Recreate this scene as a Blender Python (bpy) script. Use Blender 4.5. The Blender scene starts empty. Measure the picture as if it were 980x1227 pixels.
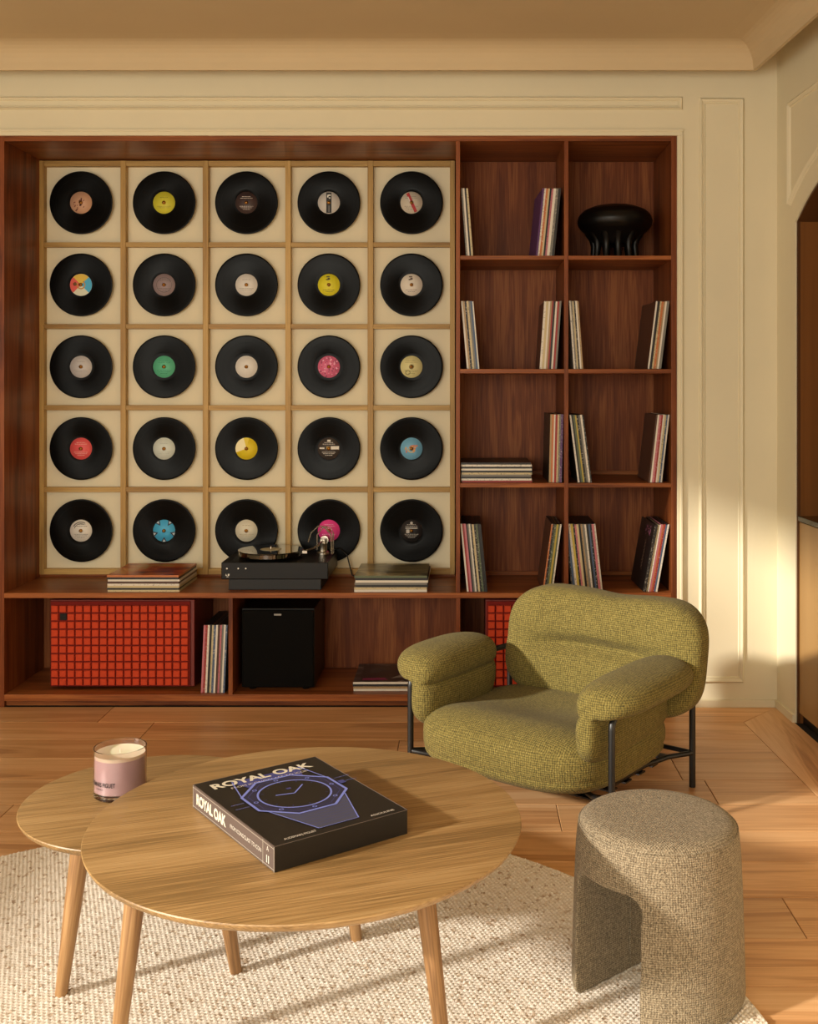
import bpy, bmesh, math, random
from mathutils import Vector, Matrix
random.seed(7)
sc = bpy.context.scene
C = bpy.context.collection
PI = math.pi
# ------------------------------------------------------------------ camera
F = 1300.0; CX = 557.0; CY = 458.0; H = 1.48          # focal length, horizon and vanishing point in pixels; eye height in metres
cam = bpy.data.cameras.new('camera'); cam_o = bpy.data.objects.new('camera', cam); C.objects.link(cam_o)
cam.sensor_fit = 'HORIZONTAL'; cam.sensor_width = 36.0; cam.lens = 36.0*F/980.0
cam.shift_x = -(CX-490.0)/980.0; cam.shift_y = -(613.5-CY)/980.0
cam.clip_start = 0.05; cam.clip_end = 60
cam_o.location = (0, 0, H); cam_o.rotation_euler = (PI/2, 0, 0)
sc.camera = cam_o
# ------------------------------------------------------------------ light and exposure
sc.view_settings.view_transform = 'Standard'; sc.view_settings.look = 'None'
sc.view_settings.gamma = 1; sc.view_settings.use_curve_mapping = False
sc.view_settings.exposure = 0.0
w = bpy.data.worlds.new('world'); sc.world = w; w.use_nodes = True
w.node_tree.nodes['Background'].inputs[0].default_value = (1.0, 0.92, 0.73, 1)
w.node_tree.nodes['Background'].inputs[1].default_value = 0.42
def lamp(name, kind, loc, direction, energy, color, **kw):
    l = bpy.data.lights.new(name, kind); l.energy = energy; l.color = color
    for k, v in kw.items(): setattr(l, k, v)
    o = bpy.data.objects.new(name, l); C.objects.link(o); o.location = loc
    o.rotation_euler = Vector(direction).to_track_quat('-Z', 'Y').to_euler()
    return o
EL = math.radians(21.5); AZ = math.radians(29.5)
lamp('sun', 'SUN', (-8, -5, 5), (math.cos(AZ)*math.cos(EL), math.sin(AZ)*math.cos(EL), -math.sin(EL)), 5.0, (1.0, 0.92, 0.80), angle=math.radians(3.0))
lamp('window_daylight', 'AREA', (-3.02, 0.7, 1.45), (0.80, 0.62, -0.30), 34, (1.0, 0.94, 0.80), shape='RECTANGLE', size=2.4, size_y=1.3)
lamp('front_fill', 'AREA', (-1.5, -2.1, 1.7), (0.28, 0.95, -0.30), 130, (1.0, 0.94, 0.80), shape='RECTANGLE', size=2.6, size_y=1.8)  # soft fill added behind the camera, where no window is built

# ------------------------------------------------------------------ helpers
def lin(c):
    c = c/255.0
    return c/12.92 if c <= 0.04045 else ((c+0.055)/1.055)**2.4
def rgb(r, g, b): return (lin(r), lin(g), lin(b), 1.0)
def P(px, py, y): return Vector(((px-CX)*y/F, y, H+(CY-py)*y/F))     # pixel of the photograph at depth y -> a point of the room
class MB:
    def __init__(s): s.v = []; s.f = []; s.m = []; s.sm = []
    def add(s, vs, fs, mat=0, smooth=False):
        o = len(s.v); s.v += [tuple(v) for v in vs]
        for f in fs: s.f.append(tuple(i+o for i in f)); s.m.append(mat); s.sm.append(smooth)
    def box(s, a, b, mat=0):
        x0, y0, z0 = a; x1, y1, z1 = b
        s.add([(x0,y0,z0),(x1,y0,z0),(x1,y1,z0),(x0,y1,z0),(x0,y0,z1),(x1,y0,z1),(x1,y1,z1),(x0,y1,z1)],
              [(0,3,2,1),(4,5,6,7),(0,1,5,4),(1,2,6,5),(2,3,7,6),(3,0,4,7)], mat)
    def lathe(s, prof, n=48, c=(0,0,0), axis='Z', mat=0, close=False):
        vs = []; 
        for r, h in prof:
            for k in range(n):
                a = 2*PI*k/n; x, y = r*math.cos(a), r*math.sin(a)
                vs.append((c[0]+x, c[1]+y, c[2]+h) if axis == 'Z' else (c[0]+x, c[1]-h, c[2]+y))
        fs = []; m = len(prof)
        for i in range(m-1):
            for k in range(n):
                k2 = (k+1) % n; fs.append((i*n+k, i*n+k2, (i+1)*n+k2, (i+1)*n+k))
        if prof[0][0] > 1e-6: fs.append(tuple(range(n-1, -1, -1)))
        if prof[-1][0] > 1e-6: fs.append(tuple(range((m-1)*n, m*n)))
        s.add(vs, fs, mat, True)
    def tube(s, pts, rad, n=12, mat=0, cap=True):
        pts = [Vector(p) for p in pts]; rs = rad if isinstance(rad, (list, tuple)) else [rad]*len(pts)
        vs = []; up = None
        for i, p in enumerate(pts):
            t = (pts[min(i+1, len(pts)-1)]-pts[max(i-1, 0)]).normalized()
            if up is None:
                up = Vector((0,0,1)) if abs(t.z) < 0.9 else Vector((1,0,0))
            u = (up-t*up.dot(t)).normalized(); v = t.cross(u); up = u
            for k in range(n):
                a = 2*PI*k/n; vs.append(p+(u*math.cos(a)+v*math.sin(a))*rs[i])
        fs = []
        for i in range(len(pts)-1):
            for k in range(n):
                k2 = (k+1) % n; fs.append((i*n+k, i*n+k2, (i+1)*n+k2, (i+1)*n+k))
        if cap: fs += [tuple(range(n-1, -1, -1)), tuple(range((len(pts)-1)*n, len(pts)*n))]
        s.add(vs, fs, mat, True)
    def mesh(s, name, mats):
        me = bpy.data.meshes.new(name); me.from_pydata(s.v, [], s.f)
        for m in (mats if isinstance(mats, (list, tuple)) else [mats]): me.materials.append(m)
        me.polygons.foreach_set('material_index', s.m); me.polygons.foreach_set('use_smooth', s.sm)
        bm = bmesh.new(); bm.from_mesh(me); bmesh.ops.recalc_face_normals(bm, faces=bm.faces); bm.to_mesh(me); bm.free()
        return me
    def build(s, name, mats, parent=None, bevel=0):
        o = bpy.data.objects.new(name, s.mesh(name, mats)); C.objects.link(o)
        if parent: o.parent = parent
        if bevel:
            b = o.modifiers.new('bevel', 'BEVEL'); b.width = bevel; b.segments = 2; b.limit_method = 'ANGLE'; b.angle_limit = math.radians(50)
            try: b.harden_normals = False
            except Exception: pass
        if any(s.sm):
            e = o.modifiers.new('split', 'EDGE_SPLIT'); e.split_angle = math.radians(40)
        return o
def box(name, a, b, mat, parent=None, bevel=0):
    m = MB(); m.box(a, b); return m.build(name, mat, parent, bevel)
def empty(name, loc=(0,0,0), rz=0):
    o = bpy.data.objects.new(name, None); C.objects.link(o); o.location = loc; o.rotation_euler = (0, 0, rz); o.empty_display_size = 0.05
    return o
def tag(o, label, cat, group=None):
    o['label'] = label; o['category'] = cat
    if group: o['group'] = group
    return o
def struct(o): o['kind'] = 'structure'; return o
def text_mesh(body, size, extrude=0.0004, bold=0.0):
    cu = bpy.data.curves.new('lettering', 'FONT'); cu.body = body; cu.size = size; cu.extrude = extrude; cu.offset = bold
    cu.align_x = 'CENTER'; cu.align_y = 'CENTER'; cu.resolution_u = 4
    o = bpy.data.objects.new('lettering', cu); C.objects.link(o)
    dg = bpy.context.evaluated_depsgraph_get(); me = bpy.data.meshes.new_from_object(o.evaluated_get(dg))
    bpy.data.objects.remove(o); return me
def fit_mesh(me, wd, ht=None):                     # scale lettering to an exact width (and height)
    xs = [v.co.x for v in me.vertices]; ys = [v.co.y for v in me.vertices]
    sx = wd/(max(xs)-min(xs)); sy = (ht/(max(ys)-min(ys))) if ht else sx
    mx = (max(xs)+min(xs))/2; my = (max(ys)+min(ys))/2
    for v in me.vertices: v.co.x = (v.co.x-mx)*sx; v.co.y = (v.co.y-my)*sy
def put_mesh(name, me, mat, parent, M=None):
    me.materials.clear(); me.materials.append(mat)
    if M is not None: me.transform(M)
    o = bpy.data.objects.new(name, me); C.objects.link(o); o.parent = parent; return o

# ------------------------------------------------------------------ materials
def newmat(name):
    m = bpy.data.materials.new(name); m.use_nodes = True
    return m, m.node_tree.nodes, m.node_tree.links, m.node_tree.nodes['Principled BSDF']
def plain(name, col, rough=0.5, metal=0.0, **kw):
    m, n, l, b = newmat(name); b.inputs['Base Color'].default_value = col; b.inputs['Roughness'].default_value = rough
    b.inputs['Metallic'].default_value = metal
    for k, v in kw.items(): b.inputs[k.replace('_', ' ')].default_value = v
    return m
def ramp(n, stops):
    r = n.new('ShaderNodeValToRGB'); e = r.color_ramp.elements
    while len(e) < len(stops): e.new(0.5)
    for k, (p, c) in enumerate(stops): e[k].position = p; e[k].color = c
    return r
def coords(n, l, scale, rot=(0,0,0), per_object=True):
    t = n.new('ShaderNodeTexCoord'); mp = n.new('ShaderNodeMapping')
    mp.inputs['Scale'].default_value = scale; mp.inputs['Rotation'].default_value = rot
    if per_object:
        oi = n.new('ShaderNodeObjectInfo'); mu = n.new('ShaderNodeMath'); mu.operation = 'MULTIPLY'; mu.inputs[1].default_value = 37.0
        l.new(oi.outputs['Random'], mu.inputs[0]); ad = n.new('ShaderNodeVectorMath'); ad.operation = 'ADD'
        l.new(t.outputs['Object'], ad.inputs[0]); l.new(mu.outputs[0], ad.inputs[1]); l.new(ad.outputs[0], mp.inputs[0])
    else: l.new(t.outputs['Object'], mp.inputs[0])
    return mp.outputs[0]
def wood(name, dark, mid, light, axis='Z', rough=0.4, fig=1.0, rot=0.0, vary=0.12, fine=1.0, bands=0.5, bump=0.06):
    """grain runs along axis; bands = strength of the wide figure, fine = strength of the pores"""
    m, n, l, b = newmat(name)
    k = {'X': (0.9, 14, 14), 'Y': (14, 0.9, 14), 'Z': (14, 14, 0.9)}[axis]
    k2 = {'X': (5, 260, 260), 'Y': (260, 5, 260), 'Z': (260, 260, 5)}[axis]
    r = (0, 0, rot)
    c1 = coords(n, l, tuple(v*fig for v in k), r); c2 = coords(n, l, k2, r)
    n1 = n.new('ShaderNodeTexNoise'); n1.inputs['Scale'].default_value = 1.0; n1.inputs['Detail'].default_value = 4; n1.inputs['Distortion'].default_value = 0.6; l.new(c1, n1.inputs['Vector'])
    # growth lines: contours of a smooth noise, the source of cathedral figure
    ml = n.new('ShaderNodeMath'); ml.operation = 'MULTIPLY'; ml.inputs[1].default_value = 46.0; l.new(n1.outputs['Fac'], ml.inputs[0])
    sn = n.new('ShaderNodeMath'); sn.operation = 'SINE'; l.new(ml.outputs[0], sn.inputs[0])
    n2 = n.new('ShaderNodeTexNoise'); n2.inputs['Scale'].default_value = 1.0; n2.inputs['Detail'].default_value = 3; l.new(c2, n2.inputs['Vector'])
    a1 = n.new('ShaderNodeMath'); a1.operation = 'MULTIPLY_ADD'; a1.inputs[1].default_value = 0.09*bands; l.new(sn.outputs[0], a1.inputs[0]); l.new(n1.outputs['Fac'], a1.inputs[2])
    a2 = n.new('ShaderNodeMath'); a2.operation = 'SUBTRACT'; a2.inputs[1].default_value = 0.5; l.new(n2.outputs['Fac'], a2.inputs[0])
    a3 = n.new('ShaderNodeMath'); a3.operation = 'MULTIPLY_ADD'; a3.inputs[1].default_value = 0.55*fine; l.new(a2.outputs[0], a3.inputs[0]); l.new(a1.outputs[0], a3.inputs[2])
    rp = ramp(n, [(0.28, dark), (0.5, mid), (0.74, light)]); l.new(a3.outputs[0], rp.inputs[0])
    oi = n.new('ShaderNodeObjectInfo'); hs = n.new('ShaderNodeHueSaturation')
    mr = n.new('ShaderNodeMapRange'); mr.inputs['To Min'].default_value = 1-vary; mr.inputs['To Max'].default_value = 1+vary
    l.new(oi.outputs['Random'], mr.inputs[0]); l.new(mr.outputs[0], hs.inputs['Value']); l.new(rp.outputs[0], hs.inputs['Color'])
    l.new(hs.outputs[0], b.inputs['Base Color']); b.inputs['Roughness'].default_value = rough
    bp = n.new('ShaderNodeBump'); bp.inputs['Strength'].default_value = bump; bp.inputs['Distance'].default_value = 0.002
    l.new(n2.outputs['Fac'], bp.inputs['Height']); l.new(bp.outputs[0], b.inputs['Normal'])
    return m
def fabric(name, c_dark, c_mid, c_light, cell=130, bump=0.9, dist=0.003, rnd=0.55, var=0.55, weave=0.0):
    m, n, l, b = newmat(name)
    c = coords(n, l, (1, 1, 1), (0.35, 0.5, 0.78), False)
    v = n.new('ShaderNodeTexVoronoi'); v.inputs['Scale'].default_value = cell; v.inputs['Randomness'].default_value = rnd; l.new(c, v.inputs['Vector'])
    ns = n.new('ShaderNodeTexNoise'); ns.inputs['Scale'].default_value = cell*1.3; ns.inputs['Detail'].default_value = 2; l.new(c, ns.inputs['Vector'])
    sep = n.new('ShaderNodeSeparateColor'); l.new(v.outputs['Color'], sep.inputs[0])
    inv = n.new('ShaderNodeMath'); inv.operation = 'MULTIPLY_ADD'; inv.inputs[1].default_value = -0.7; inv.inputs[2].default_value = 0.62; l.new(v.outputs['Distance'], inv.inputs[0])
    if weave:                                       # two crossing sets of threads
        t0 = n.new('ShaderNodeTexCoord'); wob = n.new('ShaderNodeTexNoise'); wob.inputs['Scale'].default_value = 25; l.new(t0.outputs['Object'], wob.inputs['Vector'])
        ab = n.new('ShaderNodeVectorMath'); ab.operation = 'ABSOLUTE'; l.new(t0.outputs['Normal'], ab.inputs[0]); sx = n.new('ShaderNodeSeparateXYZ'); l.new(ab.outputs[0], sx.inputs[0])
        terms = []; wts = []
        for ax, dirs in enumerate((((0, 1, 1), (0, 1, -1)), ((1, 0, 1), (1, 0, -1)), ((1, 1, 0), (1, -1, 0)))):
            sins = []
            for dv in dirs:
                d = n.new('ShaderNodeVectorMath'); d.operation = 'DOT_PRODUCT'; d.inputs[1].default_value = tuple(v_*weave for v_ in dv); l.new(t0.outputs['Object'], d.inputs[0])
                wa = n.new('ShaderNodeMath'); wa.operation = 'MULTIPLY_ADD'; wa.inputs[1].default_value = 7.0; l.new(wob.outputs['Fac'], wa.inputs[0]); l.new(d.outputs['Value'], wa.inputs[2])
                sn = n.new('ShaderNodeMath'); sn.operation = 'SINE'; l.new(wa.outputs[0], sn.inputs[0]); sins.append(sn)
            q = n.new('ShaderNodeMath'); q.operation = 'MULTIPLY'; l.new(sins[0].outputs[0], q.inputs[0]); l.new(sins[1].outputs[0], q.inputs[1])
            pw = n.new('ShaderNodeMath'); pw.operation = 'POWER'; pw.inputs[1].default_value = 10.0; l.new(sx.outputs[ax], pw.inputs[0])
            qw = n.new('ShaderNodeMath'); qw.operation = 'MULTIPLY'; l.new(q.outputs[0], qw.inputs[0]); l.new(pw.outputs[0], qw.inputs[1]); terms.append(qw); wts.append(pw)
        def add3(a):
            u = n.new('ShaderNodeMath'); l.new(a[0].outputs[0], u.inputs[0]); l.new(a[1].outputs[0], u.inputs[1]); v3 = n.new('ShaderNodeMath'); l.new(u.outputs[0], v3.inputs[0]); l.new(a[2].outputs[0], v3.inputs[1]); return v3
        ts_, ws_ = add3(terms), add3(wts); pr_ = n.new('ShaderNodeMath'); pr_.operation = 'DIVIDE'; l.new(ts_.outputs[0], pr_.inputs[0]); l.new(ws_.outputs[0], pr_.inputs[1])
        i2 = n.new('ShaderNodeMath'); i2.operation = 'MULTIPLY_ADD'; i2.inputs[1].default_value = 0.23; i2.inputs[2].default_value = 0.22; l.new(pr_.outputs[0], i2.inputs[0])
        i3 = n.new('ShaderNodeMath'); i3.operation = 'MULTIPLY_ADD'; i3.inputs[1].default_value = 0.4; l.new(inv.outputs[0], i3.inputs[0]); l.new(i2.outputs[0], i3.inputs[2]); inv = i3
    ad = n.new('ShaderNodeMath'); ad.operation = 'MULTIPLY_ADD'; ad.inputs[1].default_value = var; l.new(sep.outputs[0], ad.inputs[0]); l.new(inv.outputs[0], ad.inputs[2])
    rp = ramp(n, [(0.15, c_dark), (0.5, c_mid), (1.0, c_light)]); l.new(ad.outputs[0], rp.inputs[0])
    l.new(rp.outputs[0], b.inputs['Base Color']); b.inputs['Roughness'].default_value = 0.92
    b.inputs['Sheen Weight'].default_value = 0.03; b.inputs['Sheen Roughness'].default_value = 0.5
    mx = n.new('ShaderNodeMath'); mx.operation = 'MULTIPLY_ADD'; mx.inputs[1].default_value = 0.4; l.new(ns.outputs['Fac'], mx.inputs[0]); l.new(inv.outputs[0], mx.inputs[2])
    bp = n.new('ShaderNodeBump'); bp.inputs['Strength'].default_value = bump; bp.inputs['Distance'].default_value = dist
    l.new(mx.outputs[0], bp.inputs['Height']); l.new(bp.outputs[0], b.inputs['Normal'])
    return m
def plaster(name, col, rough=0.7):
    m, n, l, b = newmat(name)
    c = coords(n, l, (1, 1, 1), per_object=False); ns = n.new('ShaderNodeTexNoise'); ns.inputs['Scale'].default_value = 2.5; ns.inputs['Detail'].default_value = 6; l.new(c, ns.inputs['Vector'])
    d = tuple(v*0.955 for v in col[:3])+(1,); rp = ramp(n, [(0.3, d), (0.7, col)]); l.new(ns.outputs['Fac'], rp.inputs[0]); l.new(rp.outputs[0], b.inputs['Base Color'])
    b.inputs['Roughness'].default_value = rough
    n2 = n.new('ShaderNodeTexNoise'); n2.inputs['Scale'].default_value = 240; l.new(c, n2.inputs['Vector'])
    bp = n.new('ShaderNodeBump'); bp.inputs['Strength'].default_value = 0.05; bp.inputs['Distance'].default_value = 0.001; l.new(n2.outputs['Fac'], bp.inputs['Height']); l.new(bp.outputs[0], b.inputs['Normal'])
    return m
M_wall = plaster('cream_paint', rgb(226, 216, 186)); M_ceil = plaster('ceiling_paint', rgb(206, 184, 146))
M_wal_v = wood('walnut_upright', rgb(86, 40, 17), rgb(124, 64, 30), rgb(150, 86, 44), 'Z', 0.42)
M_wal_h = wood('walnut_shelf', rgb(96, 46, 20), rgb(140, 78, 38), rgb(168, 102, 54), 'X', 0.38)
M_wal_b = wood('walnut_back', rgb(100, 48, 22), rgb(126, 66, 32), rgb(154, 92, 50), 'Z', 0.5, fig=1.1, bands=0.8, vary=0.05, fine=1.5)
for _m in (M_wal_v, M_wal_h, M_wal_b): _m.node_tree.nodes['Principled BSDF'].inputs['Specular IOR Level'].default_value = 0.25
M_oakstrip = wood('pale_oak_batten', rgb(150, 112, 50), rgb(176, 138, 70), rgb(198, 162, 92), 'Z', 0.5, bands=0.4)
M_oakstrip_h = wood('pale_oak_batten_cross', rgb(150, 112, 50), rgb(176, 138, 70), rgb(198, 162, 92), 'X', 0.5, bands=0.4)
M_board = plaster('cream_backing', rgb(232, 221, 190))
M_floor = wood('oak_floor', rgb(176, 126, 80), rgb(208, 158, 108), rgb(224, 180, 132), 'X', 0.42, fig=0.6, vary=0.13, bands=0.8, fine=0.7)
M_floor_b = wood('oak_floor_border', rgb(176, 126, 80), rgb(208, 158, 108), rgb(224, 180, 132), 'Y', 0.42, fig=0.6, vary=0.1, bands=0.8, fine=0.7)
M_table = wood('oiled_oak_top', rgb(122, 94, 56), rgb(152, 119, 74), rgb(172, 140, 94), 'X', 0.42, fig=0.75, vary=0.04, bands=0.5, fine=1.9)
M_leg = wood('oak_leg', rgb(108, 76, 44), rgb(144, 106, 66), rgb(170, 132, 88), 'Z', 0.5, fig=1.6, vary=0.06, bands=0.7)
M_dark = plain('dark_gap', rgb(26, 16, 10), 0.9)
M_black = plain('satin_black', rgb(8, 7, 6), 0.38)
M_blackm = plain('black_powder_coat', rgb(16, 15, 15), 0.4)
M_brass = plain('aged_brass', rgb(190, 140, 72), 0.3, 1.0)
M_bronze = plain('dark_bronze_trim', rgb(92, 58, 30), 0.4, 0.2)
M_olive = fabric('olive_boucle', rgb(58, 52, 18), rgb(112, 99, 44), rgb(166, 151, 88), 180, 0.9, 0.003, 0.4, 0.22, 430.0)
M_greige = fabric('greige_tweed', rgb(70, 60, 44), rgb(122, 108, 86), rgb(176, 161, 134), 340, 0.9, 0.0025, 0.6, 0.42, 620.0)

# ------------------------------------------------------------------ room shell
YW = 4.946; XC = 1.423; TAN = 0.0545; XL = -3.2; YF = -2.2; ZT = 3.06
def xr(y): return XC+TAN*(YW-y)                    # x of the slightly splayed right wall
YB = 5.44                                          # back of the bookcase niche
bx0, bx1 = P(-1.3, 0, YW).x, P(811, 0, YW).x
btop = P(0, 162.8, YW).z
m = MB()
m.box((XL-0.2, YW, btop), (bx1, YW+0.12, ZT)); m.box((XL-0.2, YW, 0), (bx0, YW+0.12, btop)); m.box((bx1, YW, 0), (XC+0.3, YW+0.12, ZT))
m.box((XL-0.2, YB+0.02, 0), (XC+0.3, YB+0.1, ZT))
struct(m.build('wall_back', M_wall))
# right wall with an arched opening; s runs from the corner towards the viewer
D = Vector((TAN, -1, 0)).normalized(); NR = Vector((1, TAN, 0)).normalized()   # along the wall, and outwards through it
def WR(s, z, out=0.0):
    p = Vector((XC, YW, 0))+D*s+NR*out; return Vector((p.x, p.y, z))
S0 = 0.233; SW = 1.2; RISE = 0.19; RA = ((SW/2)**2+RISE**2)/(2*RISE); ZS = 2.176
def arch(s):
    t = s-S0-SW/2; return ZS-(RA-RISE)+math.sqrt(max(RA*RA-t*t, 0))
m = MB(); th = 0.10
def wall_quad(s0, s1, za0, za1, zb):
    v = [WR(s0, za0), WR(s1, za1), WR(s1, zb), WR(s0, zb), WR(s0, za0, th), WR(s1, za1, th), WR(s1, zb, th), WR(s0, zb, th)]
    m.add(v, [(0,1,2,3), (5,4,7,6), (0,4,5,1)])
wall_quad(0, S0, 0, 0, ZT); wall_quad(S0+SW, YW-YF, 0, 0, ZT)
m.add([WR(S0, 0), WR(S0, ZS), WR(S0, ZS, th), WR(S0, 0, th), WR(S0+SW, 0), WR(S0+SW, ZS), WR(S0+SW, ZS, th), WR(S0+SW, 0, th)], [(0,1,2,3), (4,5,6,7)])
NA = 28
for i in range(NA):
    a, b = S0+SW*i/NA, S0+SW*(i+1)/NA; wall_quad(a, b, arch(a), arch(b), ZT)
struct(m.build('wall_right', M_wall))
# left wall with its window opening (outside the frame, it shapes the daylight)
WY0, WY1, WZ0, WZ1 = -1.6, 2.72, 0.90, 2.92
m = MB()
m.box((XL-0.1, YF, 0), (XL, YW, WZ0)); m.box((XL-0.1, YF, WZ1), (XL, YW, ZT)); m.box((XL-0.1, YF, WZ0), (XL, WY0, WZ1)); m.box((XL-0.1, WY1, WZ0), (XL, YW+0.1, WZ1))
struct(m.build('wall_left', M_wall))
m = MB()
for (a, b) in (((XL-0.1, WY0, WZ0-0.03), (XL+0.04, WY1, WZ0)), ((XL-0.08, WY0, WZ0), (XL-0.02, WY0+0.05, WZ1)), ((XL-0.08, WY1-0.05, WZ0), (XL-0.02, WY1, WZ1)), ((XL-0.08, WY0, WZ1-0.05), (XL-0.02, WY1, WZ1))): m.box(a, b)
struct(m.build('window_1', M_wall))
# ceiling with its concave cove along the back and right walls
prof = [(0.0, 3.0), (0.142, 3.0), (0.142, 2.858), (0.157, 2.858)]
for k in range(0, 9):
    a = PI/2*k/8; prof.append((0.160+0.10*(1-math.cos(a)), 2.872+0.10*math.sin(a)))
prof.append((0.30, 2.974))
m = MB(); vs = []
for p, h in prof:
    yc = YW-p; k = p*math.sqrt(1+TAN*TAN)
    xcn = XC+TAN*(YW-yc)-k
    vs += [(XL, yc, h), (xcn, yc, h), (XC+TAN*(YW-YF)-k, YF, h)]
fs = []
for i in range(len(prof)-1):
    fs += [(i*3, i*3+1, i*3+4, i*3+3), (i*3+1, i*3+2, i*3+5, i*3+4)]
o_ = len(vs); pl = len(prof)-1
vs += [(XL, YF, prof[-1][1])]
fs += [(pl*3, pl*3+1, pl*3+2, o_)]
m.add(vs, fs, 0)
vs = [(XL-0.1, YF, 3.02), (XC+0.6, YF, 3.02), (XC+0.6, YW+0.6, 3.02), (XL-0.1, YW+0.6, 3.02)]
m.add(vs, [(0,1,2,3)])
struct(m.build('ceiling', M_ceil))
# mouldings on the walls
def mould_bar(m, p0, p1, n, inw, wd, dp):          # p0,p1 outer corners; n = out of the wall; inw = direction to the inside of the panel at each end
    pr = [(0, 0), (0.08, 0.55), (0.3, 1.0), (0.55, 0.75), (0.7, 0.35), (0.85, 0.45), (1.0, 0)]
    vs = []
    for q, (c, dirv) in enumerate(((p0, inw[0]), (p1, inw[1]))):
        for a, b in pr: vs.append(Vector(c)+Vector(dirv)*a*wd+Vector(n)*b*dp)
    k = len(pr); m.add(vs, [(i, i+1, k+i+1, k+i) for i in range(k-1)], 0, True)
def mould_poly(name, pts, n, wd, dp, closed=True):
    m = MB(); N = len(pts); pts = [Vector(p) for p in pts]; n = Vector(n); dirs = []
    cen = sum(pts, Vector())/N
    for i in range(N):
        a = pts[i-1] if (closed or i > 0) else None; b = pts[(i+1) % N] if (closed or i < N-1) else None
        nn = []
        for q0, q1 in ((a, pts[i]), (pts[i], b)):
            if q0 is None or q1 is None: continue
            t = (q1-q0).normalized(); w_ = n.cross(t)
            if w_.dot(cen-pts[i]) < 0: w_ = -w_
            nn.append(w_)
        d = sum(nn, Vector()).normalized(); d = d/max(0.35, d.dot(nn[0])); dirs.append(d)
    for i in range(N if closed else N-1):
        j = (i+1) % N; mould_bar(m, pts[i], pts[j], n, (dirs[i], dirs[j]), wd, dp)
    return struct(m.build(name, M_wall))
NB = (0, -1, 0)
def R4(x0, y0, x1, y1): return [P(x0, y0, YW), P(x1, y0, YW), P(x1, y1, YW), P(x0, y1, YW)]
mould_poly('trim_1', [P(-290, 116, YW), P(817.5, 116, YW), P(817.5, 131.5, YW), P(-290, 131.5, YW)], NB, 0.019, 0.012)
mould_poly('trim_2', R4(837.5, 117.5, 891.5, 818), NB, 0.028, 0.013)
# architrave round the bookcase
m = MB(); wd = 0.024
a, b, c, d = bx0-wd, bx1+wd, btop+wd+0.004, 0.0
m.box((a, YW-0.010, btop), (b, YW, c-0.008)); m.box((a-0.004, YW-0.016, c-0.010), (b+0.004, YW, c))
m.box((bx1+0.001, YW-0.010, 0.035), (b-0.008, YW, btop)); m.box((b-0.010, YW-0.016, 0.035), (b, YW, btop)); m.box((a, YW-0.010, 0), (bx0-0.001, YW, btop))
struct(m.build('trim_3', M_wall, None, 0.002))
# panel over the arch on the right wall (follows the arch below)
pts = []
sL = 0.150; off = 0.125
for i in range(0, 15):
    s = sL+(S0+SW/2-sL)*i/14; t = s-S0-SW/2; pts.append(WR(s, ZS-(RA-RISE)+math.sqrt((RA+off)**2-t*t)))
pts = pts[::1]+[WR(2*(S0+SW/2)-(sL+(S0+SW/2-sL)*i/14), pts[i].z) for i in range(13, -1, -1)]
zt2 = 2.715
pts = pts+[WR(2*(S0+SW/2)-sL, zt2), WR(sL, zt2)]
mould_poly('trim_4', pts, -NR, 0.028, 0.013)
# baseboards: a low flat strip
bh = 0.034
struct(box('baseboard_back', (bx1+wd, YW-0.012, 0), (XC-0.012, YW-0.0005, bh), M_wall, None, 0.002))
m = MB()
m.add([WR(0.0, 0, -0.012), WR(S0-0.004, 0, -0.012), WR(S0-0.004, bh, -0.012), WR(0.0, bh, -0.012), WR(0.0, 0), WR(S0-0.004, 0), WR(S0-0.004, bh), WR(0.0, bh)], [(0,1,2,3), (2,3,7,6), (0,1,5,4), (1,2,6,5), (0,3,7,4)])
struct(m.build('baseboard_right', M_wall))

# floor: each plank is a piece of its own on a dark bed
fl = struct(box('floor', (XL-0.1, YF, -0.06), (XC+0.9, YB+0.1, -0.004), M_dark))
BW = 0.222
def plank_poly(pts, mat, tilt=0.0):
    cx_ = sum(p[0] for p in pts)/len(pts); cy_ = sum(p[1] for p in pts)/len(pts)
    m = MB(); n_ = len(pts); e = 0.0011; ch = 0.0016
    def ins(p, d): 
        v = Vector((cx_-p[0], cy_-p[1])); return (p[0]+math.copysign(d, v.x) if abs(v.x) > 1e-6 else p[0], p[1]+math.copysign(d, v.y))
    b = [ins(p, e) for p in pts]; t = [ins(p, e+ch) for p in pts]
    vs = [(p[0]-cx_, p[1]-cy_, -0.004) for p in b]+[(p[0]-cx_, p[1]-cy_, -0.0012) for p in b]+[(p[0]-cx_, p[1]-cy_, 0.0) for p in t]
    fs = [tuple(range(2*n_, 3*n_))]
    for k in range(n_):
        j = (k+1) % n_; fs += [(k, j, n_+j, n_+k), (n_+k, n_+j, 2*n_+j, 2*n_+k)]
    m.add(vs, fs); o = m.build('plank', mat, fl); o.location = (cx_, cy_, 0); return o
y = 4.724; row = 0; PWD = 0.2295
while y > 0.6:
    y0 = y-PWD; xe1 = lambda yy: xr(yy)-BW
    cuts = []; x = XL+0.2+((row*0.83) % 1.9)
    while x < xr(y)-BW-0.25: cuts.append(x); x += 1.9+0.25*((row*7) % 3-1)
    xs = [XL]+cuts
    for i, xa in enumerate(xs):
        if i < len(xs)-1: plank_poly([(xa, y0), (xs[i+1], y0), (xs[i+1], y), (xa, y)], M_floor)
        else: plank_poly([(xa, y0), (xe1(y0), y0), (xe1(y), y), (xa, y)], M_floor)
    y = y0; row += 1
yb_ = 4.724
for xa, xb in ((XL, -1.6), (-1.6, 0.35)): plank_poly([(xa, yb_), (xb, yb_), (xb, YW), (xa, YW)], M_floor)
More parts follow.
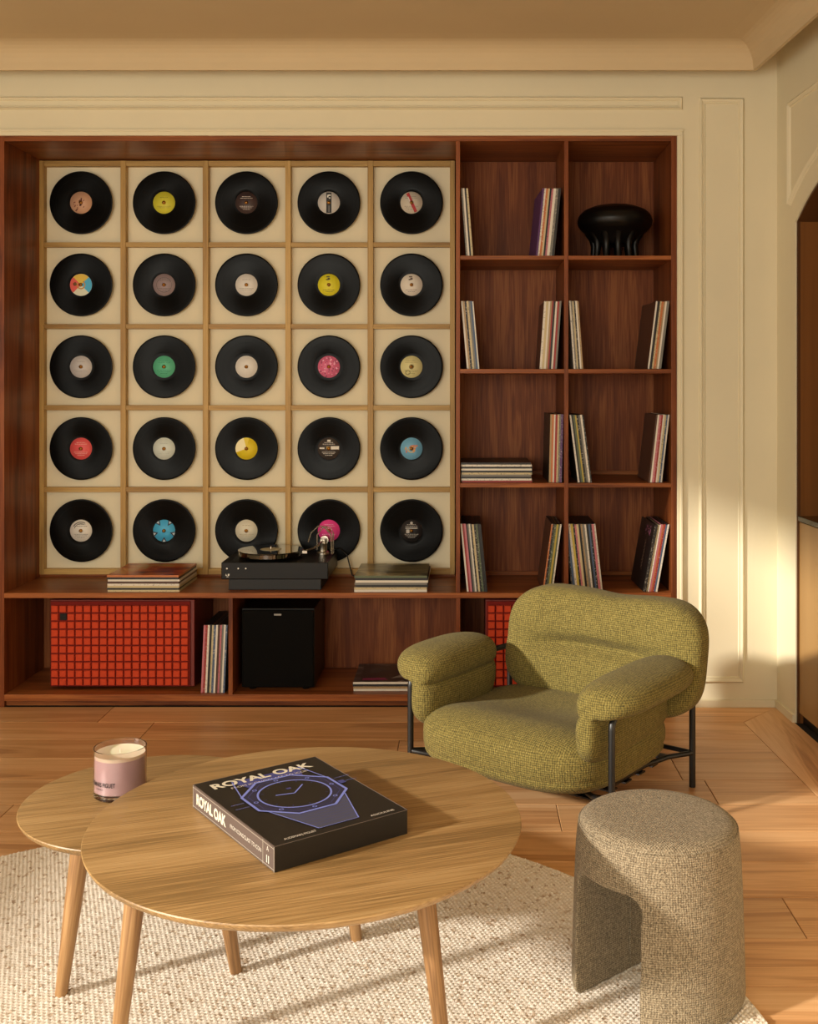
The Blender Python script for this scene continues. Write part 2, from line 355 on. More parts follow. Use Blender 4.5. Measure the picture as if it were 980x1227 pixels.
plank_poly([(0.35, yb_), (xr(yb_)-BW, yb_), (XC, YW), (0.35, YW)], M_floor)
ys = [YW, 3.1, 1.3, 0.6]
plank_poly([(xr(3.1)-BW, 3.1), (xr(3.1), 3.1), (xr(YW), YW), (xr(yb_)-BW, yb_)], M_floor_b)
for ya, yc in ((3.1, 1.3), (1.3, 0.6)): plank_poly([(xr(yc)-BW, yc), (xr(yc), yc), (xr(ya), ya), (xr(ya)-BW, ya)], M_floor_b)
m = MB(); m.box((XL, YF, -0.004), (xr(YF), 0.6, 0.0)); fo = m.build('unseen_boards', M_floor, fl); fo['kind'] = 'stuff'

# ------------------------------------------------------------------ bar niche in the right wall
bar = tag(empty('bar_cabinet', tuple(WR(S0+SW/2, 0, 0.2))), 'bronze-brown bar cabinet with dark counter set in the arched opening of the right wall', 'cabinet')
def inv(p): return Vector(p)-bar.location
def hexa(name, s0, s1, o0, o1, z0, z1, mat, bev=0):
    m = MB(); v = [inv(WR(s, z, o)) for z in (z0, z1) for (s, o) in ((s0, o0), (s1, o0), (s1, o1), (s0, o1))]
    m.add(v, [(0,3,2,1), (4,5,6,7), (0,1,5,4), (1,2,6,5), (2,3,7,6), (3,0,4,7)]); return m.build(name, mat, bar, bev)
M_bar = wood('bronze_stained_panel', rgb(112, 68, 28), rgb(126, 78, 34), rgb(140, 90, 42), 'Z', 0.38, fig=0.5, bands=0.2, fine=0.25, vary=0.02)
M_barl = wood('bronze_lacquer_front', rgb(140, 104, 58), rgb(156, 118, 68), rgb(168, 130, 78), 'Z', 0.4, fig=0.4, bands=0.15, fine=0.2, vary=0.02)
M_counter = plain('dark_polished_counter', rgb(22, 14, 12), 0.15)
dn = 0.50
hexa('side_panel', S0+0.001, S0+0.009, 0.019, dn, 0, ZS, M_bar); hexa('side_panel', S0+SW-0.009, S0+SW-0.001, 0.019, dn, 0, ZS, M_bar)
hexa('back_panel', S0-0.02, S0+SW+0.02, dn, dn+0.02, 0, 2.5, M_dark)
hexa('canopy', S0-0.2, S0+SW+0.2, 0.1, dn, 2.42, 2.45, M_dark)
hexa('spandrel', S0-0.2, S0-0.18, 0.1, dn, ZS, 2.42, M_dark); hexa('spandrel', S0+SW+0.18, S0+SW+0.2, 0.1, dn, ZS, 2.42, M_dark)
hexa('panel_cap', S0-0.2, S0+0.010, 0.1, dn, ZS, ZS+0.012, M_bronze)
hexa('plinth', S0+0.012, S0+SW-0.012, 0.03, dn-0.01, 0.001, 0.045, M_black)
for k in range(3):
    a = S0+0.012+(SW-0.024)*k/3; dd = hexa('door', a+0.0015, a+(SW-0.024)/3-0.0015, 0.012, 0.034, 0.047, 0.875, M_barl, 0.0015)
hexa('carcass', S0+0.012, S0+SW-0.012, 0.036, dn-0.01, 0.047, 0.874, M_bronze)
hexa('counter', S0+0.011, S0+SW-0.011, 0.006, dn-0.002, 0.880, 0.900, M_counter, 0.002)
m = MB(); NT = 28
path = [(S0+0.001, 0.0), (S0+0.001, ZS)]+[(S0+0.001+(SW-0.002)*i/NT, arch(S0+SW*i/NT)-0.001) for i in range(1, NT)]+[(S0+SW-0.001, ZS), (S0+SW-0.001, 0.0)]
for (s, z), (s2, z2) in zip(path[:-1], path[1:]):
    def q(s, z, d, o):
        cs, cz = S0+SW/2, 1.3; v = Vector((cs-s, cz-z)); 
        if z <= ZS: v = Vector((math.copysign(1, cs-s), 0)) if z < ZS-0.001 or True else v
        else: v = Vector(((cs-s)/RA, -1)).normalized()
        return inv(WR(s+v.x*d, z+v.y*d, o))
    if z <= ZS and z2 <= ZS: od = 0.018
    else: od = 0.1
    v = [q(s, z, 0, 0.005), q(s2, z2, 0, 0.005), q(s2, z2, 0.009, 0.005), q(s, z, 0.009, 0.005), q(s, z, 0, od), q(s2, z2, 0, od), q(s2, z2, 0.009, od), q(s, z, 0.009, od)]
    m.add(v, [(0,1,2,3), (3,2,6,7), (0,1,5,4), (4,5,6,7)])
m.build('arch_lining', M_bronze, bar)

# ------------------------------------------------------------------ bookcase
bc = tag(empty('bookcase', ((bx0+bx1)/2, YW, 0)), 'wide walnut wall bookcase filling the niche, with open cells and low compartments', 'bookcase')
def bbox(name, a, b, mat, bev=0.0015):
    o = bc.location; return box(name, (a[0]-o.x, a[1]-o.y, a[2]-o.z), (b[0]-o.x, b[1]-o.y, b[2]-o.z), mat, bc, bev)
YI = 5.415                                         # face of the back panel
def X(px): return (px-CX)*YW/F
def Z(py): return H+(CY-py)*YW/F
XI0, XI1 = X(5), X(804.3)
Z_main = Z(710.5); Z_main_b = Z(716.6); Z_base = Z(832.3); Z_base_b = Z(840.3)
bbox('side_panel', (bx0, YW, 0), (XI0, YI+0.02, btop), M_wal_v); bbox('side_panel', (XI1, YW, 0), (bx1, YI+0.02, btop), M_wal_v)
bbox('top_panel', (XI0, YW, Z(169.2)), (XI1, YI, btop), M_wal_h)
bbox('base_shelf', (XI0, YW, Z_base_b), (XI1, YI, Z_base), M_wal_h)
bbox('plinth', (XI0, YW+0.02, 0.0), (XI1, YW+0.04, Z_base_b), M_wal_h)
bbox('main_shelf', (XI0, YW-0.002, Z_main_b), (XI1, YI, Z_main), M_wal_h)
bbox('divider', (X(546.2), YW, Z_main), (X(551.2), YI, Z(169.2)), M_wal_v); bbox('divider', (X(676), YW, Z_main), (X(681), YI, Z(169.2)), M_wal_v)
bbox('divider', (X(273.6), YW, Z_base), (X(278.8), YI, Z_main_b), M_wal_v); bbox('divider', (X(546.4), YW, Z_base), (X(551.4), YI, Z_main_b), M_wal_v)
rows_t = [306.3, 442.2, 578.9]; rows_b = [311.0, 447.4, 584.2]
ZR = [Z(v) for v in rows_t]
for t_, b_ in zip(rows_t, rows_b):
    bbox('shelf', (X(551.2), YW+0.001, Z(b_)), (X(676), YI, Z(t_)), M_wal_h); bbox('shelf', (X(681), YW+0.001, Z(b_)), (XI1, YI, Z(t_)), M_wal_h)
lv = [Z(169.2)]+[v for t_, b_ in zip(rows_t, rows_b) for v in (Z(t_), Z(b_))]+[Z_main]
for r in range(4):
    zt, zb = (lv[0] if r == 0 else lv[2*r]), lv[2*r+1]
    for xa, xb in ((X(551.2), X(676)), (X(681), XI1)):
        bbox('back_panel', (xa, YI, zb), (xb, YI+0.012, zt), M_wal_b, 0)
        if r >= 2: bbox('back_rail', (xa+0.001, YI-0.014, zb), (xb-0.001, YI, zb+0.020), M_wal_h)
for xa, xb in ((XI0, X(273.6)), (X(278.8), X(546.4)), (X(551.4), XI1)): bbox('back_panel', (xa, YI, Z_base), (xb, YI+0.012, Z_main_b), M_wal_b, 0)
YG = 5.355                                         # face of the record display grid
bbox('back_panel', (XI0, YI, Z_main), (X(546.2), YI+0.012, Z(169.2)), M_wal_v, 0)

# ------------------------------------------------------------------ display grid with 25 records
def XG(px): return (px-CX)*YG/F
def ZG(py): return H+(CY-py)*YG/F
gr = tag(empty('display_frame', (XG(296), YG, Z_main)), 'pale oak square grid frame with cream backing, standing inside the bookcase behind the records', 'frame')
def gbox(name, a, b, mat, bev=0.001):
    o = gr.location; return box(name, (a[0]-o.x, a[1]-o.y, a[2]-o.z), (b[0]-o.x, b[1]-o.y, b[2]-o.z), mat, gr, bev)
vb = [(46.5, 52.5), (144.2, 150.6), (242.8, 249.4), (341.7, 348.2), (440.3, 446.9), (539.0, 545.0)]
hb = [(192.4, 198.8), (290.2, 295.8), (388.3, 393.9), (485.6, 491.6), (584.0, 589.8), (682.0, 688.4)]
GD = 0.040
for a, b in vb: gbox('upright_batten', (XG(a), YG, ZG(hb[-1][1])), (XG(b), YG+GD, ZG(hb[0][0])), M_oakstrip)
for a, b in hb:
    for k in range(5): gbox('cross_batten', (XG(vb[k][1])+0.0004, YG+0.003, ZG(b)), (XG(vb[k+1][0])-0.0004, YG+GD, ZG(a)), M_oakstrip_h)
gbox('backing_board', (XG(vb[0][0]), YG+GD, ZG(hb[-1][1])), (XG(vb[-1][1]), YG+GD+0.012, ZG(hb[0][0])), M_board, 0)
gbox('foot_rail', (XG(vb[0][0]), YG+0.008, Z_main+0.0005), (XG(vb[-1][1]), YG+GD, ZG(hb[-1][1])-0.0005), M_wal_h)
# vinyl: concentric grooves, radially stretched sheen
def vinyl_mat():
    m, n, l, b = newmat('grooved_vinyl')
    b.inputs['Base Color'].default_value = rgb(9, 8, 8); b.inputs['Roughness'].default_value = 0.27
    b.inputs['Anisotropic'].default_value = 0.8; b.inputs['Specular IOR Level'].default_value = 0.07
    tg = n.new('ShaderNodeTangent'); tg.direction_type = 'RADIAL'; tg.axis = 'Y'; l.new(tg.outputs[0], b.inputs['Tangent'])
    t = n.new('ShaderNodeTexCoord'); sp = n.new('ShaderNodeSeparateXYZ'); l.new(t.outputs['Object'], sp.inputs[0])
    cb = n.new('ShaderNodeCombineXYZ'); l.new(sp.outputs[0], cb.inputs[0]); l.new(sp.outputs[2], cb.inputs[1])
    ln = n.new('ShaderNodeVectorMath'); ln.operation = 'LENGTH'; l.new(cb.outputs[0], ln.inputs[0])
    c2 = n.new('ShaderNodeCombineXYZ'); l.new(ln.outputs['Value'], c2.inputs[0])
    ns = n.new('ShaderNodeTexNoise'); ns.inputs['Scale'].default_value = 150; ns.inputs['Detail'].default_value = 3; l.new(c2.outputs[0], ns.inputs['Vector'])
    bp = n.new('ShaderNodeBump'); bp.inputs['Strength'].default_value = 0.25; bp.inputs['Distance'].default_value = 0.0006; l.new(ns.outputs['Fac'], bp.inputs['Height']); l.new(bp.outputs[0], b.inputs['Normal'])
    mr = n.new('ShaderNodeMapRange'); mr.inputs['To Min'].default_value = 0.14; mr.inputs['To Max'].default_value = 0.36; l.new(ns.outputs['Fac'], mr.inputs[0]); l.new(mr.outputs[0], b.inputs['Roughness'])
    return m
M_vinyl = vinyl_mat()
RR = 0.1555; LR = 0.0545
dm = MB()
dm.lathe([(0.004, 0.0), (RR-0.002, 0.0), (RR, 0.0012), (RR, 0.0022), (RR-0.002, 0.0032), (RR-0.008, 0.0028), (LR+0.016, 0.0028), (LR+0.013, 0.0022), (LR, 0.0024), (0.004, 0.0024)], 96, axis='Y')
disc_me = dm.mesh('disc', M_vinyl)
pm = MB(); pm.lathe([(0.0, -0.032), (0.004, -0.032), (0.004, 0.0), (0.0085, 0.004), (0.0088, 0.010), (0.006, 0.014), (0.0, 0.0150)], 16, axis='Y'); peg_me = pm.mesh('peg', M_brass)
def pap(c): return plain('label_paper_%d_%d_%d' % c, rgb(*c), 0.55)
_pc = {}
def PC(c):
    if c not in _pc: _pc[c] = pap(c)
    return _pc[c]
def polar(m, r0, r1, a0, a1, mat, z, n=16):
    vs = []; 
    for k in range(n+1):
        a = math.radians(a0+(a1-a0)*k/n); vs += [(r0*math.cos(a), -z, r0*math.sin(a)), (r1*math.cos(a), -z, r1*math.sin(a))]
    m.add(vs, [(2*k, 2*k+1, 2*k+3, 2*k+2) for k in range(n)], mat)
def rect(m, x0, z0, x1, z1, mat, z, rot=0):
    c, s = math.cos(math.radians(rot)), math.sin(math.radians(rot))
    m.add([(x*c-y*s, -z, x*s+y*c) for x, y in ((x0, z0), (x1, z0), (x1, z1), (x0, z1))], [(0,1,2,3)], mat)
def lines(m, mat, z, rows, rng):                    # rows of tiny print, too small to read
    for zz, hw in rows:
        x = -hw
        while x < hw:
            l_ = rng.uniform(0.003, 0.009); e = min(x+l_, hw); rect(m, x, zz-0.0011, e, zz+0.0011, mat, z); x += l_+0.0022
STD = [(0.030, 0.022), (0.022, 0.030), (-0.018, 0.034), (-0.025, 0.028), (-0.033, 0.018)]
rec = [  # colour of the paper, colour of the print, words for the label, special pattern
 [((206,160,128), (120,60,40), 'salmon', 'blot'), ((212,206,62), (130,120,20), 'mustard yellow', 'text'), ((66,50,48), (215,205,195), 'brown-black', 'lines'), ((206,202,196), (30,28,26), 'grey', 'bar'), ((206,196,178), (120,110,96), 'ivory', 'stripe')],
 [((214,220,226), (60,60,60), 'four-colour', 'quad'), ((150,132,134), (92,80,82), 'mauve grey', 'ring'), ((226,222,214), (150,140,128), 'white', 'text'), ((226,216,48), (70,66,20), 'bright yellow', 'mark'), ((228,220,206), (88,66,56), 'off-white', 'mark')],
 [((200,196,194), (150,146,140), 'silver grey', 'text'), ((92,186,146), (30,120,90), 'mint green', 'lines'), ((232,228,220), (190,180,168), 'plain white', 'none'), ((222,110,146), (150,50,90), 'speckled pink', 'spots'), ((220,212,152), (140,130,70), 'pale yellow', 'circle')],
 [((232,92,92), (246,190,180), 'coral red', 'lines'), ((214,222,212), (170,176,166), 'pale green white', 'text'), ((232,206,40), (250,240,190), 'wedged yellow', 'wedge'), ((66,58,54), (222,216,206), 'charcoal', 'half'), ((118,180,214), (214,160,90), 'sky blue', 'blotb')],
 [((232,226,214), (70,60,54), 'cream', 'arc'), ((74,178,226), (26,40,60), 'bright blue', 'star'), ((224,218,196), (170,150,110), 'ivory cream', 'text'), ((238,66,150), (250,190,220), 'hot pink', 'lines'), ((40,36,36), (190,184,176), 'black', 'emblem')]]
colx = [97.3, 196.8, 295.4, 394.1, 493.0]; rowy = [243.0, 341.4, 439.5, 537.5, 635.8]
ordn = ['first', 'second', 'third', 'fourth', 'fifth']; rown = ['top', 'second', 'middle', 'fourth', 'bottom']
YR = YG+0.012                                      # back plane of the records
def label_mesh(spec, seed):
    base, ink, _, kind = spec; rng = random.Random(seed); m = MB()
    m.lathe([(0.0, 0.0), (LR, 0.0), (LR, 0.0005), (0.0, 0.0006)], 48, axis='Y'); z = 0.0009
    mats = [PC(base), PC(ink)]
    def extra(c): mats.append(PC(c)); return len(mats)-1
    if kind in ('text', 'lines', 'half', 'stripe', 'arc', 'emblem', 'circle'): lines(m, 1, z, STD if kind != 'text' else STD[2:4]+[(0.026, 0.02)], rng)
    if kind == 'quad':
        for a0, a1, c in ((45, 135, (226,190,66)), (-45, 45, (70,178,220)), (135, 225, (220,86,76)), (225, 315, (222,222,196))): polar(m, 0.001, LR-0.0005, a0, a1, extra(c), z)
        polar(m, 0.016, 0.022, 150, 420, extra((196, 140, 50)), z+0.0002); m.lathe([(0.0, 0), (0.009, 0), (0.009, 0.0012), (0, 0.0012)], 16, (-0.030, 0, 0.004), 'Y', extra((120, 80, 40)))
    if kind == 'bar':
        rect(m, -0.013, -LR+0.004, 0.013, LR-0.004, 1, z); e = extra((232, 228, 220)); rect(m, -0.006, 0.034, 0.009, 0.040, e, z+.0002); rect(m, -0.008, 0.026, -0.002, 0.036, e, z+.0002); rect(m, -0.002, -0.046, 0.003, -0.014, extra((120, 116, 112)), z+.0002)
        rect(m, 0.000, 0.020, 0.008, 0.026, e, z+.0002)
    if kind == 'stripe': rect(m, -0.006, -LR+0.004, 0.009, LR-0.004, extra((176, 30, 36)), z+.0002, 24); rect(m, -0.006, -.004, -0.002, .034, extra((228, 220, 214)), z+.0004, 24)
    if kind == 'ring': polar(m, 0.036, 0.038, 0, 360, 1, z, 40); lines(m, 1, z, STD, rng)
    if kind == 'blot':
        for _ in range(16): r = rng.uniform(0.003, 0.007); x, y_ = rng.gauss(-0.008, 0.014), rng.gauss(0.004, 0.012); rect(m, x-r, y_-r/2, x+r, y_+r/2, 1, z, rng.uniform(0, 90))
    if kind == 'blotb':
        e = extra((206, 120, 80))
        for _ in range(14): r = rng.uniform(0.004, 0.009); x, y_ = rng.gauss(0.004, 0.016), rng.gauss(0.002, 0.012); rect(m, x-r, y_-r/2, x+r, y_+r/2, 1 if _ % 2 else e, z+_*2e-5, rng.uniform(0, 90))
        polar(m, 0.016, 0.020, 180, 300, extra((226, 190, 90)), z+.0004)
    if kind == 'mark':
        for x, y_, w_, h_ in ((-0.004, 0.040, 0.008, 0.006), (0.000, 0.030, 0.006, 0.010), (-0.008, 0.026, 0.006, 0.006)): rect(m, x-w_, y_-h_/2, x+w_, y_+h_/2, 1, z)
        lines(m, 1, z, STD[3:], rng)
    if kind == 'spots':
        e = extra((240, 170, 196))
        for _ in range(60): a, r = rng.uniform(0, 2*PI), LR*0.92*math.sqrt(rng.random()); x, y_ = r*math.cos(a), r*math.sin(a); s_ = rng.uniform(.0015, .004); rect(m, x-s_, y_-s_, x+s_, y_+s_, rng.choice((1, e)), z+_*5e-6, rng.uniform(0, 90))
    if kind == 'circle': polar(m, 0.009, 0.0125, 0, 360, 1, z, 24); [m.add([(x-0.018, y_, z_-0.028) for x, y_, z_ in m.v[-50:]], [(2*k, 2*k+1, 2*k+3, 2*k+2) for k in range(24)], 1)]
    if kind == 'wedge': polar(m, 0.001, LR-.0005, 75, 200, 1, z); polar(m, 0.001, LR-.0005, 75, 105, 0, z+.0002)
    if kind == 'half': e = extra((226, 220, 206)); rect(m, 0.010, -0.004, 0.050, 0.012, e, z+.0003); rect(m, -0.046, -0.002, -0.022, 0.006, 1, z+.0003); rect(m, -0.012, -0.002, 0.004, 0.010, extra((200, 160, 60)), z+.0003); rect(m, -0.008, .034, .008, .044, 1, z)
    if kind == 'star':
        for k in range(5):
            a = math.radians(-90+72*k); ca, sa = math.cos(a), math.sin(a); t = Vector((-sa, ca))
            pts_ = [(0.030, 0), (LR-0.001, 0.013), (LR-0.001, -0.013)]
            m.add([(r*ca+q_*t.x, -z, r*sa+q_*t.y) for r, q_ in pts_], [(0,1,2)], 1); m.add([(r*ca*1.0+q_*t.x, -z-.0002, r*sa+q_*t.y) for r, q_ in [(0.042, 0), (LR-0.0008, 0.007), (LR-0.0008, -0.007)]], [(0,1,2)], extra((190, 205, 214)))
    if kind == 'arc': polar(m, 0.040, 0.044, 60, 150, 1, z+.0002); polar(m, 0.033, 0.036, 70, 160, 1, z+.0002)
    if kind == 'emblem': polar(m, 0.0, 0.007, 0, 360, 1, z+.0002); [m.v.__setitem__(i, (m.v[i][0], m.v[i][1], m.v[i][2]+0.038)) for i in range(len(m.v)-34, len(m.v))]; rect(m, -0.03, 0.010, 0.03, 0.015, 1, z+.0003); rect(m, -0.026, -0.012, -0.010, 0.006, 1, z+.0003)
    return m.mesh('center_label', mats)
for r in range(5):
    for c in range(5):
        spec = rec[r][c]; ctr = (colx[c], rowy[r]); yy = YR
        p = P(ctr[0], ctr[1], yy)
        t = empty('vinyl_record', p); tag(t, 'black record with %s centre label, %s row, %s from left in oak grid' % (spec[2], rown[r], ordn[c]), 'record', 'vinyl records displayed in the oak grid')
        d_ = bpy.data.objects.new('disc', disc_me); C.objects.link(d_); d_.parent = t; d_.rotation_euler = (0, random.uniform(0, 6), 0)
        l_ = bpy.data.objects.new('center_label', label_mesh(spec, r*5+c)); C.objects.link(l_); l_.parent = t; l_.location = (0, -0.0026, 0)
        l_.rotation_euler = (0, 0 if spec[3] != 'wedge' else 0, 0); l_['label'] = '%s paper label' % spec[2]
        g_ = bpy.data.objects.new('peg', peg_me); C.objects.link(g_); g_.parent = t; g_.location = (0, 0, 0)

# ------------------------------------------------------------------ record sleeves
def sleeve_mat(c, ink=None, k=1.0):
    key = ('s', c, ink)
    if key in _pc: return _pc[key]
    m, n, l, b = newmat('sleeve_card')
    if ink is None: b.inputs['Base Color'].default_value = rgb(*c)
    else:
        cc = coords(n, l, (150, 150, 170)); ns = n.new('ShaderNodeTexNoise'); ns.inputs['Scale'].default_value = 1.0; ns.inputs['Detail'].default_value = 2; l.new(cc, ns.inputs['Vector'])
        rp = ramp(n, [(0.0, rgb(*c)), (0.58, rgb(*c)), (0.66, tuple(0.55*p+0.45*q for p, q in zip(rgb(*c), rgb(*ink)))), (1.0, tuple(0.35*p+0.65*q for p, q in zip(rgb(*c), rgb(*ink))))]); l.new(ns.outputs['Fac'], rp.inputs[0]); l.new(rp.outputs[0], b.inputs['Base Color'])
    b.inputs['Roughness'].default_value = 0.42; _pc[key] = m; return m
W_, CR, BK, GY, RD, BL, GN, OR, PK, PU, YL, BR, TN = (222,214,200), (200,182,140), (24,20,20), (120,116,108), (150,40,36), (70,90,120), (88,98,66), (190,110,56), (190,110,120), (86,48,104), (196,170,70), (78,48,34), (168,140,100)
NMC = {W_: 'white', CR: 'cream', BK: 'black', GY: 'grey', RD: 'red', BL: 'blue', GN: 'green', OR: 'orange', PK: 'pink', PU: 'purple', YL: 'yellow', BR: 'brown', TN: 'tan'}
def sleeve_mesh(t, wd, ht, cover, spine, edge=BK, horizontal=False):
    m = MB(); m.box((0, 0, 0), (t, wd, ht))
    m.m = [2, 2, 1, 0, 2, 0]  # top, bottom and back edges coloured dark, as shading at the sleeve opening
    return m.mesh('record_sleeve', [sleeve_mat(*cover) if isinstance(cover[0], tuple) else sleeve_mat(cover), sleeve_mat(*spine) if isinstance(spine[0], tuple) else sleeve_mat(spine), sleeve_mat(edge)])
ORD = ['first', 'second', 'third', 'fourth', 'fifth', 'sixth', 'seventh', 'eighth', 'ninth', 'tenth', 'eleventh', 'twelfth', 'thirteenth', 'fourteenth', 'fifteenth', 'sixteenth', 'seventeenth']
YS = 4.968; KS = F/YS
def lean_row(z0, b0, b1, dx, cols, where, cover0=None, yaw0=0.0, h=0.313, seed=1, ypos=YS):
    """row of upright sleeves; bottoms span b0..b1 (pixels), tops shifted by dx pixels"""
    rng = random.Random(seed); n = len(cols); ks = F/ypos
    th = math.asin(max(-0.6, min(0.6, dx/(h*ks)))); tot = (b1-b0)/ks*math.cos(th); ws = [rng.uniform(0.75, 1.25) for _ in cols]; sw = sum(ws)
    ts = [q/sw*tot*0.985 for q in ws]; x = (b0-CX)/ks
    for i, c in enumerate(cols):
        t = ts[i]; yaw = 0.0; hh = h-rng.uniform(0, 0.003); wd = 0.31
        cv = cover0 if (i == 0 and cover0) else ((BK, c) if rng.random() < .4 else (c, BK) if rng.random() < 0.3 else c)
        sp = (c, BK) if (c in (W_, CR, TN, PK, YL) and rng.random() < 0.5) else ((c, W_) if rng.random() < 0.35 and c not in (W_, CR) else c)
        o = bpy.data.objects.new('record_sleeve', sleeve_mesh(t*0.97, wd, hh, cv, sp, BR if c in (CR, TN) else BK)); C.objects.link(o)
        # lean about the lower corner that stays on the shelf
        zz = z0+0.0006+(t*0.97*math.sin(th) if th > 0 else 0.0)
        rot = Matrix.Rotation(th, 4, 'Y')
        if i == 0 and yaw0: rot = Matrix.Rotation(yaw0, 4, 'Z') @ rot
        o.matrix_world = Matrix.Translation((x, ypos+rng.uniform(0, 0.006), zz)) @ rot
        side = 'right' if th > 0 else 'left'
        tag(o, 'upright record sleeve with %s spine, %s from left, %s' % (NMC[c], ORD[i], where), 'record sleeve', 'record sleeves leaning %s %s' % (side, where))
        x += t/math.cos(th)
def flat_stack(z0, x0, x1, ztop_px, cols, where, ypos, topmat=None, seed=1, wd=None):
    rng = random.Random(seed); ks = F/ypos; n = len(cols); ztop = H+(CY-ztop_px)*ypos/F; tt = (ztop-z0)/n; wdt = wd or (x1-x0)/ks; out = []
    for i, c in enumerate(cols):
        m = MB(); m.box((0, 0, 0), (wdt, wdt, tt*0.97)); m.m = [1, 1, 0, 0, 0, 0]
        sp = (c, BK) if (c in (W_, CR, TN, PK) and rng.random() < 0.5) else c
        spm = sleeve_mat(*sp) if isinstance(sp[0], tuple) else sleeve_mat(sp)
        o = bpy.data.objects.new('record_sleeve', m.mesh('record_sleeve', [spm, topmat if (topmat and i == n-1) else sleeve_mat(c)])); C.objects.link(o)
        o.location = ((x0-CX)/ks+rng.uniform(-.003, .003), ypos+rng.uniform(0, .004), z0+0.0005+tt*i); o.rotation_euler = (0, 0, rng.uniform(-.008, .008))
        pos = 'topmost' if i == n-1 else 'bottom one' if i == 0 else ORD[i]+' from bottom'
        tag(o, 'flat sleeve with %s edge, %s of stack %s' % (NMC[c], pos, where), 'record sleeve', 'record sleeves stacked flat '+where); out.append(o)
    return out
A_, B_, C_, D_ = ZR[0], ZR[1], ZR[2], Z_main
lean_row(A_, 558.5, 567, -6.2, [GY, W_, BK, CR], 'left row of top left cell', seed=3)
lean_row(A_, 642, 664.5, 8.3, [PU, W_, OR, CR, BK, PK, W_, GY, BK], 'right row of top left cell', cover0=(PU, (150, 120, 170)), yaw0=0.055, seed=4)
lean_row(B_, 559.5, 574.5, -7.2, [W_, TN, BK, CR, GY, BL, W_], 'left row of second left cell', seed=5)
lean_row(B_, 646.5, 667.5, 5.6, [W_, CR, W_, TN, RD, BK, W_, RD, GY], 'right row of second left cell', cover0=(BR, RD), seed=6)
lean_row(B_, 687.5, 699, -5.8, [W_, GY, CR, BK, W_, TN], 'left row of second right cell', seed=7)
lean_row(B_, 776, 792.5, 10.2, [W_, BK, CR, OR, TN, W_, GY], 'right row of second right cell', cover0=BR, yaw0=0.04, seed=8)
lean_row(C_, 657.5, 673.3, 2.0, [(TN), OR, W_, RD, CR, GY, PU], 'right row of third left cell', cover0=(BK, TN), yaw0=0.02, seed=9)
lean_row(C_, 692.5, 709.5, -10.2, [W_, BK, GN, YL, BK, GY, W_, BK], 'left row of third right cell', seed=10)
lean_row(C_, 777, 793.5, 9.2, [BR, W_, PK, RD, W_, CR, BL, W_], 'right row of third right cell', cover0=BR, seed=11)
lean_row(D_, 559.5, 584.5, -8.0, [W_, RD, PK, BK, GY, W_, BK, CR, BK, GN, BK, BK], 'left row of bottom left cell', seed=12)
lean_row(D_, 650, 662.5, 10.8, [OR, BK, GN, YL, GN, W_], 'right row of bottom left cell', cover0=(BR, OR), yaw0=0.01, seed=13)
lean_row(D_, 685.5, 723, -9.0-1.0*0, [BK, BL, W_, YL, BK, PK, CR, BK, TN, GY, W_, BK, BL, BK, PK, W_], 'left row of bottom right cell', seed=14)
lean_row(D_, 770.5, 788, 14.5, [BK, BK, CR, W_, PK, OR, RD, BL, W_], 'right row of bottom right cell', cover0=(BK, (34, 28, 28)), yaw0=0.03, seed=15)
lean_row(Z_base, 240.5, 269.5, 3.6+7.5*0, [PK, RD, W_, BK, CR, BL, W_, BR, PK, GY, W_, BL], 'leaning beside the orange speaker', seed=16, h=0.313, ypos=YS)
def art_mat(name, stops, scale=(3, 3, 3), dist=1.5):
    m, n, l, b = newmat(name); c = coords(n, l, scale); ns = n.new('ShaderNodeTexNoise'); ns.inputs['Scale'].default_value = 1.0; ns.inputs['Detail'].default_value = 3; ns.inputs['Distortion'].default_value = dist; l.new(c, ns.inputs['Vector'])
    rp = ramp(n, stops); l.new(ns.outputs['Fac'], rp.inputs[0]); l.new(rp.outputs[0], b.inputs['Base Color']); b.inputs['Roughness'].default_value = 0.3; return m
A_or = art_mat('orange_cover_art', [(0.3, rgb(60, 30, 16)), (0.45, rgb(176, 72, 30)), (0.55, rgb(206, 120, 50)), (0.7, rgb(190, 160, 90))], (5, 9, 5))
A_gn = art_mat('dark_green_cover_art', [(0.3, rgb(26, 24, 16)), (0.45, rgb(96, 88, 60)), (0.58, rgb(140, 130, 94)), (0.7, rgb(200, 190, 150))], (4, 10, 4))
A_bw = art_mat('monochrome_cover_art', [(0.35, rgb(20, 18, 18)), (0.5, rgb(60, 56, 54)), (0.6, rgb(120, 116, 110)), (0.7, rgb(190, 186, 178))], (6, 6, 6), 2.5)
flat_stack(Z_main, 128.5, 214.5, 689.5, [CR, BK, CR, W_, BR, W_, BK, OR], 'left of the turntable', 4.965, A_or, 21)
flat_stack(Z_main, 425, 512, 690.0, [W_, CR, BK, GY, W_, BK, GN], 'right of the turntable', 4.965, A_gn, 22)
flat_stack(C_, 552.6, 637, 554.5, [RD, W_, BK, GY, CR, BK, W_, BK, W_, BK], 'in the third left cell', 4.97, None, 23)
st = flat_stack(Z_base, 423, 507, 817.5, [W_, TN, BK, W_], 'right of the black speaker', 5.0, A_bw, 24)
top = st[-1]
def print_patch(parent, pts, z, mat, name='cover_print'):
    m = MB(); m.add([(x, y_, z) for x, y_ in pts], [tuple(range(len(pts)))]); return m.build(name, mat, parent)
zt_ = 0.0125
zt_ = max(v.co.z for v in top.data.vertices)+0.0004
print_patch(top, [(0.03, 0.02), (0.03, 0.29), (0.29, 0.29), (0.29, 0.02)], zt_, plain('cover_black', rgb(24, 20, 20), 0.3))
print_patch(top, [(0.04, 0.03), (0.16, 0.03), (0.14, 0.07), (0.04, 0.06)], zt_+0.0003, plain('cover_magenta', rgb(150, 44, 96), 0.4))
